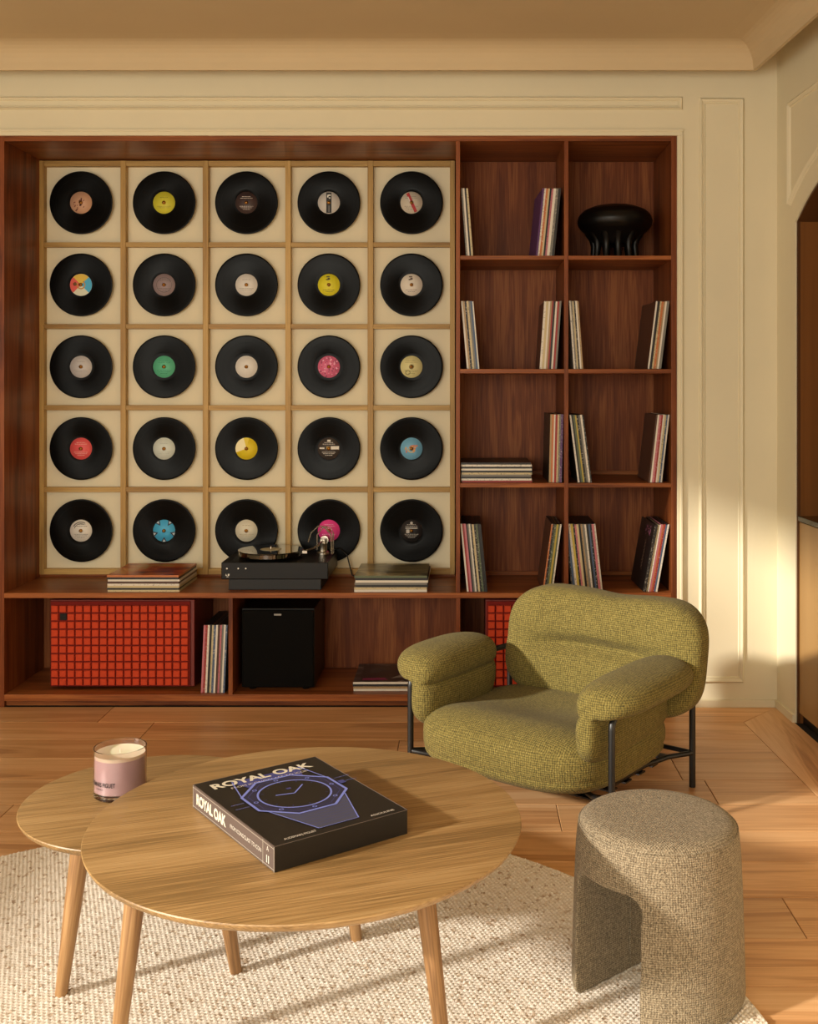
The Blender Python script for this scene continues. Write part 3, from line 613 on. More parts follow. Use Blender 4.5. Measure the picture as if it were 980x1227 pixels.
print_patch(top, [(0.17, 0.06), (0.29, 0.09), (0.29, 0.25), (0.27, 0.26), (0.24, 0.16)], zt_+0.0003, plain('cover_grey', rgb(150, 144, 136), 0.4))
print_patch(top, [(0.07, 0.14), (0.16, 0.20), (0.14, 0.27), (0.06, 0.24)], zt_+0.0003, plain('cover_dark_grey', rgb(70, 66, 62), 0.4))
# lettering-like scribbles on the black sleeve at lower right
blk = [o for o in bpy.data.objects if o.get('label', '').startswith('upright record sleeve with black spine, first') and 'right row of bottom right' in o.get('label', '')][0]
m = MB(); rng = random.Random(5)
for k in range(26):
    y_ = rng.uniform(0.05, 0.16); z_ = 0.30-rng.uniform(0.01, 0.055); m.add([(-0.0005, y_, z_), (-0.0005, y_+rng.uniform(.008, .02), z_+rng.uniform(-.004, .004)), (-0.0005, y_+rng.uniform(.008, .02), z_+.006)], [(0,1,2)], 0)
for k in range(34):
    z_ = 0.22-k*0.0042; y_ = 0.125+0.010*math.sin(k*1.7)+0.0*k; m.add([(-0.0005, y_, z_), (-0.0005, y_+0.014*rng.random()+.004, z_+.001), (-0.0005, y_+0.014*rng.random()+.004, z_+.0035), (-.0005, y_, z_+.0025)], [(0,1,2,3)], 1)
m.build('cover_print', [plain('cover_magenta_ink', rgb(190, 110, 140), 0.5), plain('cover_tan_ink', rgb(170, 140, 120), 0.5)], blk)

# ------------------------------------------------------------------ orange-red speakers in the low compartments
M_foam = plain('orange_foam', rgb(198, 64, 28), 0.9); M_foamd = plain('deep_orange_foam', rgb(120, 22, 12), 0.95); M_redbox = plain('red_lacquer_cabinet', rgb(118, 36, 24), 0.45)
def loud(px0, label, badge=True):
    ys = 5.04; ks = F/ys; W, Hh = 172.7/ks, 104.0/ks
    t = tag(empty('loudspeaker', ((px0-CX)/ks+W/2, ys, Z_base+0.0005)), label, 'speaker', 'orange-red foam-front speakers')
    m = MB(); m.box((-W/2, 0, 0.010), (W/2, 0.365, Hh+0.010)); m.build('cabinet', M_redbox, t, 0.003)
    for sx in (-1, 1):
        for sy in (0.05, 0.31):
            m = MB(); m.lathe([(0.014, 0), (0.016, 0.005), (0.016, 0.0095)], 16, (sx*(W/2-0.05), sy, 0)); m.build('foot', M_black, t)
    gx0, gx1, gz0, gz1 = -W/2+0.009, W/2-0.022, 0.018, 0.010+Hh-0.020
    m = MB(); m.box((gx0-0.004, -0.010, gz0-0.004), (gx1+0.004, -0.0002, gz1+0.014)); m.build('grille_base', M_foamd, t)
    nx, nz = 17, 10; cw, chh = (gx1-gx0)/nx, (gz1-gz0)/nz
    bm_ = MB(); a, b, g = cw/2-0.0034, chh/2-0.0034, 0.0022
    bm_.add([(-a, 0, -b), (a, 0, -b), (a, 0, b), (-a, 0, b), (-a, -0.011, -b), (a, -0.011, -b), (a, -0.011, b), (-a, -0.011, b), (-a+g, -0.014, -b+g), (a-g, -0.014, -b+g), (a-g, -0.014, b-g), (-a+g, -0.014, b-g)],
            [(0,1,5,4), (1,2,6,5), (2,3,7,6), (3,0,4,7), (4,5,9,8), (5,6,10,9), (6,7,11,10), (7,4,8,11), (8,9,10,11)])
    me = bm_.mesh('foam_block', M_foam)
    for i in range(nx):
        for j in range(nz):
            x, z = gx0+cw*(i+0.5), gz0+chh*(j+0.5)
            if badge and i == 1 and j == nz-2:
                m = MB(); m.box((x-a, -0.015, z-b), (x+a, -0.010, z+b)); m.build('badge', M_black, t, 0.0008); continue
            o = bpy.data.objects.new('foam_block', me); C.objects.link(o); o.parent = t; o.location = (x, -0.0102, z)
    return t
loud(60.3, 'orange-red speaker with foam block grille, fully visible in the low left compartment')
loud(581.5, 'orange-red speaker with foam block grille, half hidden behind the green armchair', False)
# black subwoofer
M_black.node_tree.nodes['Principled BSDF'].inputs['Specular IOR Level'].default_value = 0.3
M_cloth = fabric('black_speaker_cloth', rgb(4, 4, 3), rgb(8, 7, 6), rgb(13, 11, 10), 500, 0.3, 0.0006)
M_cloth.node_tree.nodes['Principled BSDF'].inputs['Sheen Weight'].default_value = 0.0; M_cloth.node_tree.nodes['Principled BSDF'].inputs['Specular IOR Level'].default_value = 0.15
ks = F/5.0; sx0, sx1 = (289-CX)/ks, (376.5-CX)/ks
t = tag(empty('subwoofer', ((sx0+sx1)/2, 5.0, Z_base+0.0005)), 'square black cloth-front speaker standing in the low middle compartment', 'speaker')
w2 = (sx1-sx0)/2; hs = 98.5/ks
m = MB(); m.box((-w2, 0.012, 0.014), (w2, 0.36, hs)); m.build('cabinet', M_black, t, 0.003)
m = MB(); m.box((-w2+0.004, -0.002, 0.018), (w2-0.004, 0.0118, hs-0.006)); m.build('grille', M_cloth, t, 0.004)
for a in (-1, 1):
    for b in (0.05, 0.32): m = MB(); m.lathe([(0.016, 0), (0.018, 0.006), (0.018, 0.0136)], 16, (a*(w2-0.045), b, 0)); m.build('foot', M_black, t)
m = MB(); m.box((-0.017, -0.0040, hs-0.030), (0.017, -0.0022, hs-0.022)); m.build('badge', plain('grey_badge', rgb(150, 146, 140), 0.4), t, 0.0008)

# ------------------------------------------------------------------ turntable
yt = 4.995; ks = F/yt; tx0, tx1 = (265-CX)/ks, (393-CX)/ks; tc = (tx0+tx1)/2; W2 = (tx1-tx0)/2
M_tt = plain('black_ash_plinth', rgb(10, 8, 7), 0.4, Specular_IOR_Level=0.3); M_steel = plain('brushed_steel', rgb(190, 182, 170), 0.28, 1.0)
M_gloss = plain('mirror_black_platter', rgb(8, 8, 8), 0.04, 0.0, Coat_Weight=1.0, Coat_Roughness=0.02, Specular_IOR_Level=1.0)
ztb = Z_main+0.0005; hb_ = 0.050; hp0 = 0.053; hp1 = 0.053+0.077
tt = tag(empty('turntable', (tc, yt, ztb)), 'black turntable with silver tonearm on the main shelf in front of the records', 'turntable')
m = MB(); m.box((-W2+0.030, 0.02, 0.0), (W2-0.035, 0.30, hb_)); m.build('power_base', plain('graphite_case', rgb(12, 10, 10), 0.55), tt, 0.002)
m = MB(); m.box((-W2, 0, hp0), (W2, 0.37, hp1)); m.build('plinth', M_tt, tt, 0.003)
for a, b in ((-.2, .05), (.17, .05), (-.2, .28), (.17, .28)): m = MB(); m.lathe([(0.014, hb_+0.0002), (0.014, hp0-0.0002)], 16, (a, b, 0)); m.build('foot', M_black, tt)
pcx = (323-CX)/(F/5.125)-tc; pcy = 0.165; pz = 0.166
m = MB(); m.lathe([(0.10, hp1+0.0005), (0.10, hp1+0.008)], 48, (pcx, pcy, 0)); m.build('sub_platter', M_black, tt)
m = MB(); m.lathe([(0.148, hp1+0.0085), (0.151, hp1+0.012), (0.151, pz-0.006), (0.149, pz-0.004), (0.0, pz-0.004)], 72, (pcx, pcy, 0)); m.build('platter', M_gloss, tt)
m = MB(); m.lathe([(0.1535, pz-0.0035), (0.1545, pz-0.002), (0.1535, pz), (0.0, pz)], 72, (pcx, pcy, 0)); dd = m.build('disc', M_gloss, tt); dd['label'] = 'glossy black record on the platter'
m = MB(); m.lathe([(0.05, pz+0.0002), (0.05, pz+0.0008), (0, pz+0.0008)], 40, (pcx, pcy, 0)); o = m.build('paper_label', PC((196, 190, 160)), tt)
m = MB(); m.lathe([(0.0035, pz), (0.0035, pz+0.012), (0.002, pz+0.015), (0, pz+0.015)], 12, (pcx, pcy, 0)); m.build('spindle', M_steel, tt)
ax, ay = W2-0.055, 0.235
m = MB(); m.lathe([(0.030, hp1+0.0004), (0.030, hp1+0.012), (0.022, hp1+0.016), (0.020, hp1+0.050), (0.023, hp1+0.055), (0.0, hp1+0.057)], 28, (ax, ay, 0)); m.build('arm_base', M_steel, tt)
m = MB(); az_ = hp1+0.066
m.tube([(ax, ay, az_), (ax-0.004, ay-0.10, az_-0.004), (ax-0.022, ay-0.165, az_-0.012), (ax-0.050, ay-0.200, pz+0.014)], [0.005, 0.0045, 0.004, 0.004]); m.box((ax-0.066, ay-0.222, pz+0.004), (ax-0.044, ay-0.205, pz+0.016)); m.build('tonearm', M_steel, tt)
m = MB(); m.tube([(ax+0.002, ay+0.015, az_), (ax+0.003, ay+0.030, az_), (ax+0.004, ay+0.0305, az_), (ax+0.006, ay+0.065, az_)], [0.006, 0.006, 0.020, 0.020], 20); m.build('counterweight', M_steel, tt)
m = MB(); m.box((ax-0.012, ay-0.012, hp1+0.050), (ax+0.012, ay+0.012, az_+0.010)); m.build('arm_pivot', M_steel, tt, 0.002)
m = MB()
def arcp(c, r, a0, a1, n=10): return [(c[0]+r*math.cos(a0+(a1-a0)*k/n), c[1], c[2]+r*math.sin(a0+(a1-a0)*k/n)) for k in range(n+1)]
m.tube([(ax-0.030, ay+0.02, hp1+0.02), (ax-0.030, ay+0.02, hp1+0.09), (ax-0.005, ay+0.02, hp1+0.125), (ax+0.035, ay+0.02, hp1+0.125), (ax+0.048, ay+0.02, hp1+0.10), (ax+0.048, ay+0.02, hp1+0.002)], 0.0035, 10)
m.tube([(ax-0.075, ay+0.03, hp1+0.055), (ax-0.06, ay+0.03, hp1+0.10), (ax-0.025, ay+0.03, hp1+0.132), (ax+0.02, ay+0.03, hp1+0.13)], 0.003, 8)
m.tube([(ax+0.045, ay-0.02, hp1+0.004), (ax+0.040, ay-0.01, hp1+0.10), (ax+0.01, ay, hp1+0.128)], 0.0035, 8)
m.build('arm_cradle', plain('clear_acrylic', rgb(200, 190, 170), 0.08, 0.0, Transmission_Weight=0.75), tt)
m = MB(); m.tube([(W2-0.03, 0.34, hp1+0.006), (W2+0.01, 0.36, hp1+0.012), (W2+0.05, 0.345, hp1-0.02), (W2+0.075, 0.34, 0.012), (W2+0.10, 0.335, 0.004)], 0.0035, 8); m.build('cable', M_black, tt)
for k, px in enumerate((272, 285.5, 294.5)):
    x = (px-CX)/ks-tc; m = MB(); m.lathe([(0.0, 0.0), (0.0035, 0.0), (0.0035, 0.004), (0, 0.0045)], 12, (x, 0.0, hp1-0.028), 'Y'); m.build('button', M_steel, tt)
m = MB(); x = (272.5-CX)/ks-tc
for k in (-1, 1): m.add([(x+k*0.005-.004, -0.0008, hp0+.016), (x+k*0.005+.004, -0.0008, hp0+.016), (x+k*.005+.0045*k, -0.0008, hp0+.025), (x+k*.005-.003, -0.0008, hp0+.025)], [(0,1,2,3)])
m.box((x-.004, -0.0008, hp0+.010), (x+.004, -0.0001, hp0+.013)); m.build('emblem', PC((225, 220, 210)), tt)

# ------------------------------------------------------------------ remeshed soft bodies
def remesh(name, parts, voxel, smooth, mat, parent, iters_fac=0.6):
    m = MB()
    for f in parts: f(m)
    o = m.build(name, mat); o.modifiers.clear()
    r = o.modifiers.new('r', 'REMESH'); r.mode = 'VOXEL'; r.voxel_size = voxel; r.use_smooth_shade = True
    s = o.modifiers.new('s', 'SMOOTH'); s.factor = iters_fac; s.iterations = smooth
    dg = bpy.context.evaluated_depsgraph_get(); me = bpy.data.meshes.new_from_object(o.evaluated_get(dg)); bpy.data.objects.remove(o)
    me.materials.clear(); me.materials.append(mat)
    for p in me.polygons: p.use_smooth = True
    q = bpy.data.objects.new(name, me); C.objects.link(q)
    if parent: q.parent = parent
    return q
def superell(c, r, e1=1.0, e2=1.0, nu=64, nv=40, fn=None):
    """e1: roundness of the vertical section, e2: of the plan (1 = ellipse, small = box)"""
    def cp(v, e): return math.copysign(abs(v)**e, v)
    def f(m):
        vs = []
        for i in range(1, nv):
            ph = -PI/2+PI*i/nv
            for k in range(nu):
                a = 2*PI*k/nu
                p = Vector((r[0]*cp(math.cos(ph), e1)*cp(math.cos(a), e2), r[1]*cp(math.cos(ph), e1)*cp(math.sin(a), e2), r[2]*cp(math.sin(ph), e1)))
                vs.append(p)
        vs.append(Vector((0, 0, -r[2]))); vs.append(Vector((0, 0, r[2])))
        vs = [v+Vector(c) for v in vs]
        if fn: vs = [Vector(fn(v)) for v in vs]
        fs = []; 
        for i in range(nv-2):
            for k in range(nu):
                k2 = (k+1) % nu; fs.append((i*nu+k, i*nu+k2, (i+1)*nu+k2, (i+1)*nu+k))
        b, t_ = len(vs)-2, len(vs)-1
        for k in range(nu):
            k2 = (k+1) % nu; fs.append((b, k2, k)); fs.append((t_, (nv-2)*nu+k, (nv-2)*nu+k2))
        m.add(vs, fs, 0, True)
    return f
# mushroom-shaped black lamp
lc = Vector(((736.5-CX)*5.16/F, 5.16, A_+0.0005)); hh = 0.264
lt = tag(empty('table_lamp', lc), 'glossy black mushroom-shaped table lamp on many legs in the top right cell', 'lamp')
pr = [(0.0, hh), (0.05, hh-0.001), (0.10, hh-0.008), (0.145, hh-0.026), (0.170, hh-0.050), (0.179, hh-0.078), (0.174, hh-0.100), (0.158, hh-0.120), (0.138, hh-0.138), (0.122, hh-0.156), (0.108, hh-0.175), (0.095, hh-0.190), (0.0, hh-0.195)]
def head(m): m.lathe(pr[::-1], 64)
remesh('shade', [head], 0.005, 6, M_black, lt)
for k in range(11):
    a = 2*PI*k/11+0.17; ca, sa = math.cos(a), math.sin(a)
    m = MB(); m.tube([(0.104*ca, 0.104*sa, 0.0), (0.100*ca, 0.100*sa, 0.03), (0.096*ca, 0.096*sa, 0.065), (0.100*ca, 0.100*sa, 0.100), (0.114*ca, 0.114*sa, 0.135)], [0.0165, 0.0145, 0.0165, 0.022, 0.030], 16); m.build('leg', M_black, lt)

# ------------------------------------------------------------------ rug
rc = (-0.637, 2.276); RG = 1.345
def rug():
    m, n, l, b = newmat('looped_wool')
    c = coords(n, l, (1, 1, 1), (0, 0, math.radians(52)), False)
    v = n.new('ShaderNodeTexVoronoi'); v.inputs['Scale'].default_value = 100; v.inputs['Randomness'].default_value = 0.6; l.new(c, v.inputs['Vector'])
    sp = n.new('ShaderNodeSeparateColor'); l.new(v.outputs['Color'], sp.inputs[0])
    rp = ramp(n, [(0.0, rgb(176, 152, 128)), (0.06, rgb(206, 188, 166)), (0.14, rgb(226, 214, 198)), (1.0, rgb(236, 227, 214))]); l.new(sp.outputs[0], rp.inputs[0])
    l.new(rp.outputs[0], b.inputs['Base Color']); b.inputs['Roughness'].default_value = 0.95
    ns = n.new('ShaderNodeTexNoise'); ns.inputs['Scale'].default_value = 400; l.new(c, ns.inputs['Vector'])
    bp = n.new('ShaderNodeBump'); bp.inputs['Strength'].default_value = 0.5; bp.inputs['Distance'].default_value = 0.002; l.new(ns.outputs['Fac'], bp.inputs['Height']); l.new(bp.outputs[0], b.inputs['Normal'])
    me_ = MB(); st = 0.0036; N = int(RG/st); idx = {}; vs = []
    ca, sa = math.cos(math.radians(52)), math.sin(math.radians(52)); hsh = {}
    rg = random.Random(3)
    for i in range(-N, N+1):
        x = i*st
        for j in range(-N, N+1):
            y_ = j*st
            if x*x+y_*y_ > RG*RG: continue
            if y_ < -0.45 and (i % 1 == 0) and y_ < -0.5: continue
            u, v2 = x*ca+y_*sa, -x*sa+y_*ca
            r_ = math.floor(v2/0.011); uu = u/0.013+(0.5 if r_ % 2 else 0); ci = math.floor(uu)
            hk = (ci, r_); 
            if hk not in hsh: hsh[hk] = rg.random()
            fu, fv = uu-ci-0.5, v2/0.011-r_-0.5
            h = 0.0058*max(0.0, 1-3.2*(fu*fu+fv*fv))*(0.7+0.4*hsh[hk])
            idx[(i, j)] = len(vs); vs.append((x, y_, 0.009+h))
    fs = [(idx[(i, j)], idx[(i+1, j)], idx[(i+1, j+1)], idx[(i, j+1)]) for (i, j) in idx if (i+1, j) in idx and (i+1, j+1) in idx and (i, j+1) in idx]
    me = bpy.data.meshes.new('pile'); me.from_pydata(vs, [], fs); me.polygons.foreach_set('use_smooth', [True]*len(fs)); me.materials.append(m)
    t = tag(empty('rug', (rc[0], rc[1], 0.0008)), 'round cream looped wool rug under the coffee tables and stool', 'rug')
    o = bpy.data.objects.new('pile', me); C.objects.link(o); o.parent = t; o['kind'] = 'stuff'
    q = MB(); q.lathe([(0.0, 0.0), (RG-0.002, 0.0), (RG+0.004, 0.004), (RG+0.003, 0.010), (RG-0.006, 0.0125), (RG-0.014, 0.009), (0, 0.0085)], 160); q.build('backing', [m], t)
rug()
RT = 0.0135                                        # top of the pile

# ------------------------------------------------------------------ coffee tables
def table(c, R, h, legs, label):
    t = tag(empty('coffee_table', (c[0], c[1], 0)), label, 'table', 'round oak coffee tables')
    m = MB(); m.lathe([(0.0, h-0.024), (R-0.05, h-0.024), (R-0.016, h-0.021), (R-0.006, h-0.014), (R-0.001, h-0.0055), (R, h-0.003), (R-0.0012, h-0.0005), (R-0.003, h), (0.0, h)], 160); tp = m.build('tabletop', M_table, t); tp.rotation_euler = (0, 0, 0.33)
    for fx, fy, tx, ty in legs:
        a = Vector((fx-c[0], fy-c[1], RT-0.004)); b = Vector((tx-c[0], ty-c[1], h-0.0245)); L = (b-a).length
        # build along local Z so that the grain follows the leg
        m = MB(); m.lathe([(0.0, 0), (0.012, 0.0), (0.0145, 0.003), (0.020, L*0.5), (0.0235, L*0.97), (0.0235, L)], 28)
        o = m.build('leg', M_leg, t); o.location = a; o.rotation_mode = 'QUATERNION'; o.rotation_quaternion = Vector((0, 0, 1)).rotation_difference((b-a).normalized())
    return t
table((-0.361, 2.488), 0.490, 0.48, [(-0.751, 2.33, -0.712, 2.385), (-0.041, 2.33, -0.10, 2.385), (-0.286, 2.86, -0.325, 2.78)], 'larger, higher round oak coffee table in front, carrying the black watch book')
table((-0.807, 2.795), 0.322, 0.41, [(-0.968, 2.60, -0.93, 2.64), (-0.569, 2.70, -0.635, 2.72), (-0.86, 3.06, -0.84, 2.98)], 'smaller, lower round oak coffee table at left, carrying the candle')

# ------------------------------------------------------------------ watch book
hb0 = 0.4805; hb1 = 0.534
K = H-hb1
def bp_(px, py): y_ = F*K/(py-CY); return Vector(((px-CX)*y_/F, y_))
Lc, Bc, Rc, Fc = bp_(229, 940.5), bp_(376.2, 906.8), bp_(490, 969.6), bp_(331.8, 1014)
cen = (Lc+Bc+Rc+Fc)/4; ex = ((Bc-Lc)+(Rc-Fc))/2; ey = ((Lc-Fc)+(Bc-Rc))/2     # ex: along the title; ey: from the lower edge of the cover to the title
wx, wy = ex.length, ey.length; ang = math.atan2(ex.y, ex.x)
print('book', wx, wy, math.degrees(ang), math.degrees(math.atan2(ey.y, ey.x)))
bk = tag(empty('book', (cen.x, cen.y, hb0), ang), 'thick black boxed book with a blue watch drawing on the larger coffee table', 'book')
M_bkblack = plain('book_black', rgb(22, 18, 17), 0.42); M_bkspine = plain('book_brown_spine', rgb(92, 78, 72), 0.5); M_ink = plain('silver_ink', rgb(214, 204, 190), 0.4); M_blue = plain('blue_ink', rgb(120, 132, 210), 0.4); M_blued = plain('deep_blue_ink', rgb(62, 66, 128), 0.4); M_blued2 = plain('dark_blue_ink', rgb(36, 36, 62), 0.4); M_gold = plain('pale_gold_ink', rgb(176, 166, 150), 0.4)
T = hb1-hb0; hx, hy = wx/2, wy/2
m = MB(); m.box((-hx+0.0005, -hy+0.0005, 0), (hx, hy, T-0.0004)); m.build('slipcase', M_bkblack, bk, 0.0012)
# spine faces the left: plane x = -hx
m = MB(); m.box((-hx-0.0006, -hy, 0.0008), (-hx+0.0004, hy, T-0.0012)); m.build('spine', M_bkspine, bk)
m = MB()
for (a, b, c_, d_) in ((-hy, hy, T-0.006, T-0.0052), (-hy, hy, 0.0045, 0.0053)): m.box((-hx-0.0010, a, c_), (-hx-0.0006, b, d_))
for yy in (-hy+0.001, -hy+0.052, hy-0.002): m.box((-hx-0.0010, yy, 0.0008), (-hx-0.0006, yy+0.0012, T-0.0012))
m.build('spine_rule', M_gold, bk)
m = MB(); z = T-0.0004
for a in ((-hx, -hy, hx, -hy+.0012), (-hx, hy-.0012, hx, hy), (-hx, -hy, -hx+.0012, hy), (hx-.0012, -hy, hx, hy)): m.box((a[0], a[1], z), (a[2], a[3], z+0.0004))
m.build('cover_border', plain('border_taupe', rgb(110, 96, 88), 0.5), bk)
def lettering(body, wd, ht, M, mat, name='lettering', bold=0.0):
    me = text_mesh(body, 0.05, 0.0, bold); fit_mesh(me, wd, ht); return put_mesh(name, me, mat, bk, M)
def flat(x, y_, r=0): return Matrix.Translation((x, y_, T+0.0006)) @ Matrix.Rotation(math.radians(r), 4, 'Z')
lettering('ROYAL OAK', wx*0.80, 0.034, flat(-0.005, hy-0.045), plain('title_ink', rgb(214, 206, 186), 0.35), 'title', 0.0018)
lettering('FROM ICONOCLAST TO ICON', wx*0.62, 0.010, flat(0.0, hy-0.078), M_ink, 'subtitle')
lettering('AUDEMARS PIGUET', 0.075, 0.009, flat(-hx*0.02-0.09, -hy+0.020), M_ink, 'maker_name')
lettering('ASSOULINE', 0.060, 0.008, flat(hx-0.055, -hy+0.018), M_ink, 'publisher_name')
Msp = Matrix.Translation((-hx-0.0011, 0, T/2)) @ Matrix(((0, 0, -1, 0), (-1, 0, 0, 0), (0, 1, 0, 0), (0, 0, 0, 1)))
lettering('ROYAL OAK', 0.165, 0.026, Msp @ Matrix.Translation((-hy+0.105, 0.0, 0)), plain('spine_ink', rgb(226, 212, 190), 0.4), 'spine_title', 0.0022)
lettering('FROM ICONOCLAST TO ICON', 0.155, 0.0085, Msp @ Matrix.Translation((0.075, -0.001, 0)), M_ink, 'spine_subtitle')
lettering('A', 0.010, 0.010, Msp @ Matrix.Translation((hy-0.030, 0.013, 0)), M_ink, 'spine_mark')
lettering('II', 0.012, 0.016, Msp @ Matrix.Translation((hy-0.030, -0.009, 0)), M_ink, 'spine_mark')
# watch drawing: octagonal bezel, dial, screws, hands, crown, bracelet
def ring_(m, c, r0, r1, z, mat, n=48, ph=0, n8=False):
    vs = []; N = 8 if n8 else n
    for k in range(N):
        a = 2*PI*k/N+ph; vs += [(c[0]+r0*math.cos(a), c[1]+r0*math.sin(a), z), (c[0]+r1*math.cos(a), c[1]+r1*math.sin(a), z)]
    m.add(vs, [(2*k, 2*k+1, (2*k+3) % (2*N), (2*k+2) % (2*N)) for k in range(N)], mat)
wc = (0.004, 0.020); RB = 0.116; z1 = T+0.0003; st_ = 2e-4
m = MB(); h8 = PI/8
def poly(pts, mat, z): m.add([(p[0]+wc[0], p[1]+wc[1], z) for p in pts], [tuple(range(len(pts)))], mat)
bwid = 0.078
poly([(-bwid*0.9, RB*0.8), (bwid*0.9, RB*0.8), (bwid*1.15, 0.150), (-bwid*1.15, 0.150)], 1, z1)
poly([(-bwid*1.15, -RB*0.62), (-bwid*0.62, -0.205), (bwid*0.62, -0.205), (bwid*1.15, -RB*0.62)], 3, z1)
for k in range(7):
    zz = -0.105-k*0.0135; wv = bwid*(1.10-0.42*(k+1)/8)
    poly([(-wv, zz), (wv, zz), (wv, zz+0.0016), (-wv, zz+0.0016)], 1, z1+st_)
def seg(a, b, wd_, mat, z):
    a, b = Vector(a), Vector(b); d = (b-a).normalized(); n_ = Vector((-d.y, d.x))*wd_/2; poly([a-n_, b-n_, b+n_, a+n_], mat, z)
for s in (-1, 1):
    seg((s*bwid*1.22, -RB*0.55), (s*bwid*0.62, -0.205), 0.0028, 0, z1+2*st_); seg((s*RB*0.95, RB*0.38), (s*bwid*1.12, 0.150), 0.0028, 0, z1+2*st_)
seg((-bwid*0.62, -0.205), (bwid*0.62, -0.205), 0.0016, 0, z1+2*st_)
ring_(m, wc, 0.0, RB*1.04, z1+3*st_, 2, ph=h8, n8=True); ring_(m, wc, RB*1.00, RB*1.06, z1+4*st_, 0, ph=h8, n8=True); ring_(m, wc, RB*0.90, RB*0.915, z1+4*st_, 1, ph=h8, n8=True)
ring_(m, wc, RB*0.70, RB*0.74, z1+5*st_, 0); ring_(m, wc, 0, RB*0.70, z1+4*st_, 4)
for k in range(8):
    a = PI/4*k; cx_, cy_ = wc[0]+RB*0.83*math.cos(a), wc[1]+RB*0.83*math.sin(a); ring_(m, (cx_, cy_), 0.0035, 0.0055, z1+6*st_, 0, 12)
seg((0, 0), (-0.042, 0.012), 0.0042, 0, z1+7*st_); seg((0, 0), (0.040, 0.038), 0.0036, 0, z1+7*st_); seg((-0.004, 0.034), (0.008, 0.034), 0.008, 1, z1+6*st_)
for k in range(12):
    a = PI/6*k; seg((RB*0.60*math.cos(a), RB*0.60*math.sin(a)), (RB*0.66*math.cos(a), RB*0.66*math.sin(a)), 0.0018, 1, z1+6*st_)
poly([(RB*1.0, -0.010), (RB*1.0+0.016, -0.009), (RB*1.0+0.016, 0.009), (RB*1.0, 0.010)], 1, z1+5*st_)
seg((RB*1.02, 0.028), (RB+0.045, 0.030), 0.0012, 0, z1+5*st_); seg((RB+.018, 0.0), (RB+0.048, 0.0), 0.0012, 0, z1+5*st_)
seg((-RB*1.02, 0.014), (-RB-0.035, 0.014), 0.0012, 0, z1+5*st_); seg((-RB*1.02, -0.012), (-RB-0.035, -0.012), 0.0012, 0, z1+5*st_)
m.build('watch_drawing', [M_blue, M_blued, M_blued2, plain('grey_blue_ink', rgb(70, 72, 92), 0.4), M_bkblack], bk)

# ------------------------------------------------------------------ candle
cy0 = 2.816; cc = Vector(((144-CX)*cy0/F, cy0, 0.4105)); rc_ = 0.0665; hc = 0.126
cd = tag(empty('candle', cc), 'large scented candle in a mauve glass with cream wax on the smaller table', 'candle')
M_glass = plain('smoky_glass', rgb(250, 240, 240), 0.02, 0.0, Transmission_Weight=1.0, IOR=1.45)
m = MB(); m.lathe([(0.0, 0.0), (rc_-0.006, 0.0), (rc_-0.001, 0.004), (rc_, 0.010), (rc_, hc-0.001), (rc_-0.0012, hc), (rc_-0.0024, hc-0.001), (rc_-0.0028, 0.017), (rc_-0.008, 0.013), (0.0, 0.012)], 64); m.build('glass', M_glass, cd)
m = MB(); m.lathe([(0.0, 0.0135), (rc_-0.010, 0.0145), (rc_-0.0034, 0.019), (rc_-0.0034, hc-0.024), (0.0, hc-0.024)], 64); m.build('coating', plain('mauve_coating', rgb(200, 176, 178), 0.35), cd)
m = MB(); m.lathe([(0.0, hc-0.0238), (rc_-0.0036, hc-0.0238), (rc_-0.0036, hc-0.0150), (rc_-0.012, hc-0.0165), (0.0, hc-0.0165)], 64); m.build('wax', plain('cream_wax', rgb(240, 226, 200), 0.5, 0.0, Subsurface_Weight=0.2), cd)
m = MB(); m.tube([(0, 0, hc-0.0165), (0.001, 0, hc-0.008)], 0.0012, 8); m.build('wick', PC((230, 220, 200)), cd)
m = MB(); m.lathe([(0.0, 0.0122), (rc_-0.0095, 0.0132), (rc_-0.0095, 0.0134), (0, 0.0134)], 48); m.build('base_disc', plain('dark_purple_base', rgb(46, 26, 34), 0.2), cd)
def wrap(body, wd, ht, ang0, z0, mat):
    me = text_mesh(body, 0.02, 0.0, 0.0004); fit_mesh(me, wd, ht)
    bm = bmesh.new(); bm.from_mesh(me); bmesh.ops.subdivide_edges(bm, edges=[e for e in bm.edges if e.calc_length() > 0.004], cuts=2); bm.to_mesh(me); bm.free()
    R_ = rc_+0.0004
    for v in me.vertices:
        a = ang0+v.co.x/R_; v.co = Vector((R_*math.sin(a), -R_*math.cos(a), z0+v.co.y))
    return put_mesh('lettering', me, mat, cd)
view_a = math.atan2(cc.x, cc.y)                    # the side that faces the room
wrap('AUDEMARS PIGUET', 0.092, 0.0115, -view_a*0-0.56+0.0, 0.046, plain('black_print', rgb(30, 22, 26), 0.5)); wrap('LE BRASSUS', 0.024, 0.004, -0.56, 0.034, PC((90, 70, 78)))

